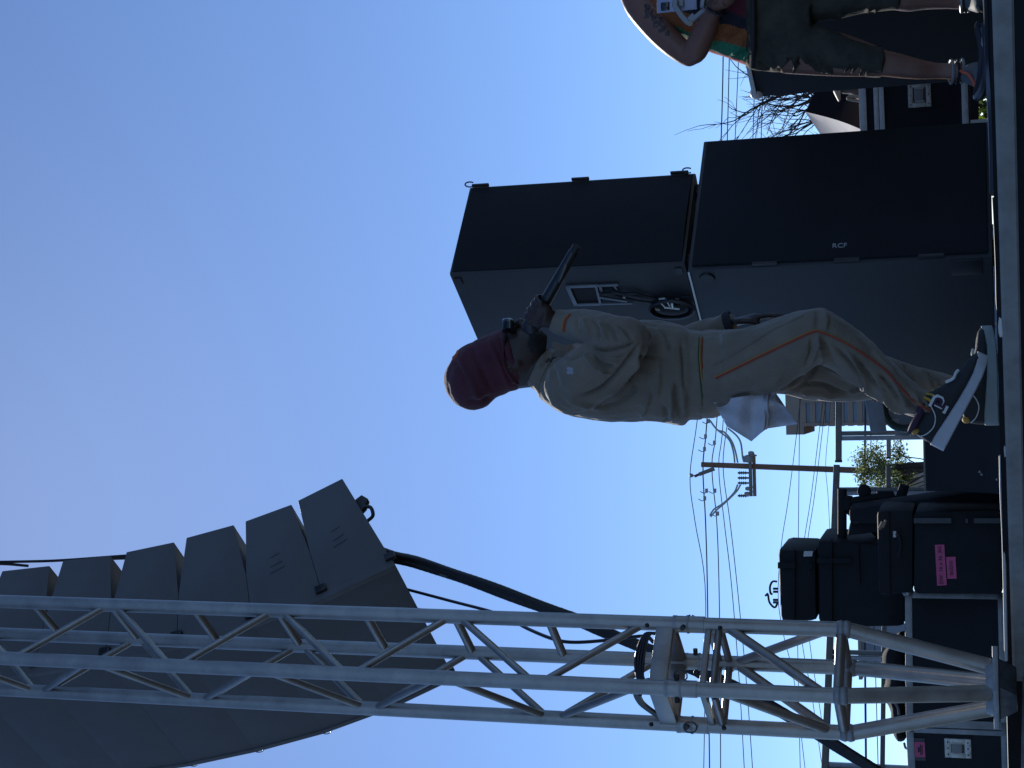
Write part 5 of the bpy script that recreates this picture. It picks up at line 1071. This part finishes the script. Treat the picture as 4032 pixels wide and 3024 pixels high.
# shorts
q = MB()
q.loft([(2936, 258, 2936, -272, CD, .146), (2962, 268, 2962, -278, CD, .150), (3000, 274, 3000, -280, CD, .15), (3070, 282, 3070, -295, CD, .155), (3150, 280, 3150, -300, CD, .15), (3190, 276, 3190, -300, CD, .14)], 26)
q.loft([(3120, 282, 3120, 80, CD, .13), (3254, 276, 3240, 110, CD - .02, .115), (3340, 285, 3340, 150, CD - .03, .105), (3420, 300, 3420, 180, CD - .04, .098), (3478, 304, 3478, 190, CD - .04, .092)], 22)
q.loft([(3120, 80, 3120, -290, CD, .13), (3210, 84, 3210, -190, CD - .03, .12), (3290, 70, 3290, -130, CD - .05, .11), (3383, 50, 3383, -100, CD - .07, .10), (3500, 38, 3500, -80, CD - .08, .092), (3540, 36, 3540, -75, CD - .08, .088)], 22)
V, N, Fs = union(q, .0085, 3)
c5 = lambda a: [(2900 + x / 2.963, y / 2.963) for x, y in a]
V = folds(V, N, [(c5([(240, 720), (330, 780), (400, 840)]), 7, -.014), (c5([(480, 780), (600, 680), (660, 600)]), 7, .018), (c5([(690, 620), (690, 740), (670, 820)]), 7, .016), (c5([(720, 690), (820, 760), (900, 780)]), 8, -.018), (c5([(720, 630), (850, 700), (1000, 780), (1180, 830)]), 7, .016), (c5([(920, 660), (1050, 760), (1180, 830)]), 6, .012), (c5([(1320, 720), (1280, 800), (1260, 840)]), 6, .012), (c5([(1390, 730), (1370, 800), (1330, 850)]), 6, .012), (c5([(1480, 780), (1450, 850), (1440, 880)]), 5, .012), (c5([(1540, 800), (1520, 860), (1520, 885)]), 5, .012), (c5([(1430, 800), (1400, 860)]), 5, -.012),
                 (c5([(1560, 60), (1540, 110), (1520, 150)]), 5, .012), (c5([(1640, 80), (1620, 120), (1610, 140)]), 5, .012), (c5([(1230, 160), (1180, 200), (1100, 230)]), 7, .012), (c5([(560, 740), (600, 790), (640, 830)]), 7, -.014)])
V = cloth_noise(V, N, .010, (11, 11, 8), 8); skin_obj('shorts', V, Fs, M_CAMO, cm)
q = MB(); q.tube(catmull([at(2962, 262, CD - .03), at(2964, 150, CD - .15), at(2964, -10, CD - .16), at(2962, -150, CD - .15)], 5), .012, 8); mesh_obj('waistband', q, mat('grey_waistband', (.03, .03, .03), .8), cm)
# sneakers and sock bands
M_GS = mat('grey_sneaker', (.13, .13, .135), .7, var=.25, vscale=16); M_OR = mat('orange_red_trim', (.55, .10, .05), .6)
ua, Wa = shoe(cm, 'grey sneaker with orange red trim and silver ankle strap', (at(3874, 300, CD + .06)[0] + .03, CD + .07, .004), np.array([-.35, -.95, 0]), UP, (M_GS, M_RUB), .27)
ub, Wb = shoe(cm, 'grey sneaker with pale ankle band nearest the picture edge', (at(3874, 0, CD)[0] + .02, CD + .06, .004), np.array([-.25, -.97, 0]), UP, (M_GS, M_RUB), .27)
for z, m in ((.150, M_ALD), (.135, M_RUB), (.122, M_ALD)):
    a = at(3740, 283, CD - .0); q = MB(); q.tube([a + np.array([.044 * math.cos(t), .044 * math.sin(t), -.026 + (z - .135) * 1.4 + .010 * math.sin(t)]) for t in [i * 2 * math.pi / 18 for i in range(19)]], .006, 6); mesh_obj('ankle_strap', q, m, cm)
for z, m in ((.0, M_ALD), (.014, M_RUB), (.026, M_ALD)):
    a = at(3780, 5, CD - .04); q = MB(); q.tube([a + np.array([.040 * math.cos(t), .042 * math.sin(t), -.004 - z]) for t in [i * 2 * math.pi / 18 for i in range(19)]], .0065, 6); mesh_obj('ankle_band', q, m, cm)
sh_line(Wa, ua, 'trim_line', [(.45, -.02, .108), (.62, -.012, .080), (.80, .0, .066), (.92, .018, .054)], .006, M_OR); sh_line(Wa, ua, 'trim_line', [(.1, .034, .05), (.3, .038, .05), (.5, .041, .05)], .004, M_OR)
# wrist strap
q = MB(); a = at(2822, 40, CD - .19); wd = unit(at(2822, 10, CD - .20) - at(2790, 85, CD - .16)); e1_ = unit(np.cross(wd, UP)); e2_ = np.cross(wd, e1_)
q.tube([a + (e1_ * math.cos(t) + e2_ * math.sin(t)) * .034 for t in [i * 2 * math.pi / 18 for i in range(19)]], .007, 6); mesh_obj('wrist_strap', q, M_STL, cm)
# phone on a folding gimbal
gm = thing('gimbal', 'grey folding phone gimbal held by the man in the mesh vest', 'gimbal', gA)
M_GIM = mat('grey_gimbal', (.30, .30, .31), .45); gd = CD - .27
q = MB(); q.tube([gA - (gB - gA) * .15, gA + (gB - gA) * .3, gB + (gB - gA) * .35], [.018, .016, .015], 16); mesh_obj('grip', q, M_GIM, gm)
def flat_arm(pts, w, name):
    q = MB(); P = [at(x, y, gd) for x, y in pts]
    for a, b in zip(P[:-1], P[1:]): t = unit(b - a); q.box((a + b) / 2, (t, [0, 1, 0], np.cross(t, [0, 1, 0])), (np.linalg.norm(b - a) / 2 + w * .4, .009, w))
    V_, N_2, F2_ = union(q, .0035, 2); return skin_obj(name, V_, F2_, M_GIM, gm)
flat_arm([(2660, 2), (2659, 25), (2684, 62), (2709, 90)], .010, 'lower_arm'); flat_arm([(2716, 90), (2742, 66), (2772, 40), (2776, 22)], .009, 'upper_arm'); flat_arm([(2716, 78), (2732, 62)], .011, 'joint_block')
q = MB(); q.tube([at(2717, 92, gd - .012), at(2717, 92, gd + .012)], .011, 12); mesh_obj('hinge', q, M_ALU, gm)
q = MB(); q.tube([at(2762, 10, gd - .02), at(2776, 12, gd - .02)], .020, 14); mesh_obj('motor', q, M_ALD, gm)
q = MB(); q.tube([at(2776, 12, gd), gA], .012, 10); mesh_obj('neck', q, M_GIM, gm)
q = MB(); q.box(at(2668, 8, gd + .014), (UP, R0, f_), (.022, .018, .006)); mesh_obj('phone_clamp', q, M_GIM, gm, bevel=.003)
ph = thing('phone', 'pale lilac phone with square dark camera bump clamped in the gimbal', 'phone', at(2660, 0, gd + .03))
A_, B_, C_ = at(2588, 52, gd + .03), at(2740, 36, gd + .03), at(2578, -40, gd + .03); pu, pv = unit(B_ - A_), unit(C_ - A_); pv = unit(pv - pu * (pu @ pv)); pn = np.cross(pu, pv); pn = pn if pn[1] < 0 else -pn
q = MB(); q.box(A_ + pu * .078 + pv * .038, (pu, pv, pn), (.078, .038, .004)); mesh_obj('case', q, mat('lilac_case', (.36, .37, .52), .35), ph, bevel=.004)
q = MB(); q.box(A_ + pu * .078 + pv * .038 - pn * .001, (pu, pv, pn), (.0785, .0385, .003)); mesh_obj('frame', q, mat('pale_frame', (.62, .62, .64), .35), ph, bevel=.003)
q = MB(); q.box(A_ + pu * .033 + pv * .022 + pn * .005, (pu, pv, pn), (.017, .016, .0025)); bp_ = mesh_obj('camera_bump', q, M_LENS, ph, bevel=.003)
for a, b in ((.025, .015), (.041, .015), (.033, .029)):
    q = MB(); q.tube([A_ + pu * a + pv * b + pn * .007, A_ + pu * a + pv * b + pn * .009], .0055, 12); mesh_obj('lens', q, M_RUB, bp_)

# ------------------------------------------------------------------ cables lying along the stage edge
def cable(pts, r, m, label, cat='cable', n=8, smooth=6):
    P = catmull([at(x, y, d) for x, y, d in pts], smooth); q = MB(); q.tube(P, r, n); return tag(mesh_obj('stage_cable', q, m, loc=P[len(P) // 2]), label, cat)
cable([(3922, 780, 4.05), (3928, 900, 4.1), (3934, 1060, 4.2), (3936, 1180, 4.25), (3941, 1235, 4.28)], .010, M_RUB, 'thick dark cable lying on the stage edge in front of the subwoofer')
cable([(3936, 1228, 4.27), (3940, 1290, 4.3), (3943, 1320, 4.32)], .007, mat('white_plug_sleeve', (.75, .72, .68), .4), 'white cable end on the stage edge beside the flat far sneaker')
cable([(3941, 1795, 4.66), (3944, 1950, 4.75), (3951, 2100, 4.85), (3955, 2250, 4.95), (3958, 2400, 5.0), (3962, 2600, 5.08)], .0055, mat('pale_grey_cable', (.55, .52, .50), .45), 'thin pale cable running along the stage edge to the truss tower')
cable([(3953, 1660, 4.55), (3956, 1760, 4.6), (3960, 1840, 4.66), (3963, 1902, 4.7)], .0045, mat('pale_grey_cable', (.55, .52, .50), .45), 'short pale cable on the beam lip behind the two sneakers')
cable([(3877, -10, 5.6), (3884, 60, 5.6), (3890, 110, 5.55), (3894, 170, 5.5), (3899, 215, 5.4)], .008, mat('silver_tube', (.6, .6, .58), .3, metal=.8), 'silver tube lying on the stage edge at the feet of the man in shorts', 'tube')
cable([(3863, 90, 5.7), (3856, 115, 5.7), (3872, 200, 5.65), (3865, 300, 5.6), (3850, 380, 5.6), (3880, 330, 5.5), (3890, 200, 5.5), (3882, 90, 5.5)], .017, M_CAB, 'loop of thick black cable heaped by the sneaker of the man in shorts')
cable([(3888, -20, 5.2), (3892, 120, 5.2), (3896, 260, 5.2), (3905, 420, 5.0), (3912, 600, 4.9), (3915, 760, 4.8)], .014, M_CAB, 'long thick black cable along the stage edge beneath the right hand cabinets')
cable([(3866, 110, 5.6), (3874, 160, 5.55), (3882, 195, 5.5), (3868, 170, 5.55), (3876, 120, 5.5), (3886, 80, 5.45)], .004, mat('grey_cable', (.3, .3, .3), .4), 'thin grey cable loop on top of the black cable heap')
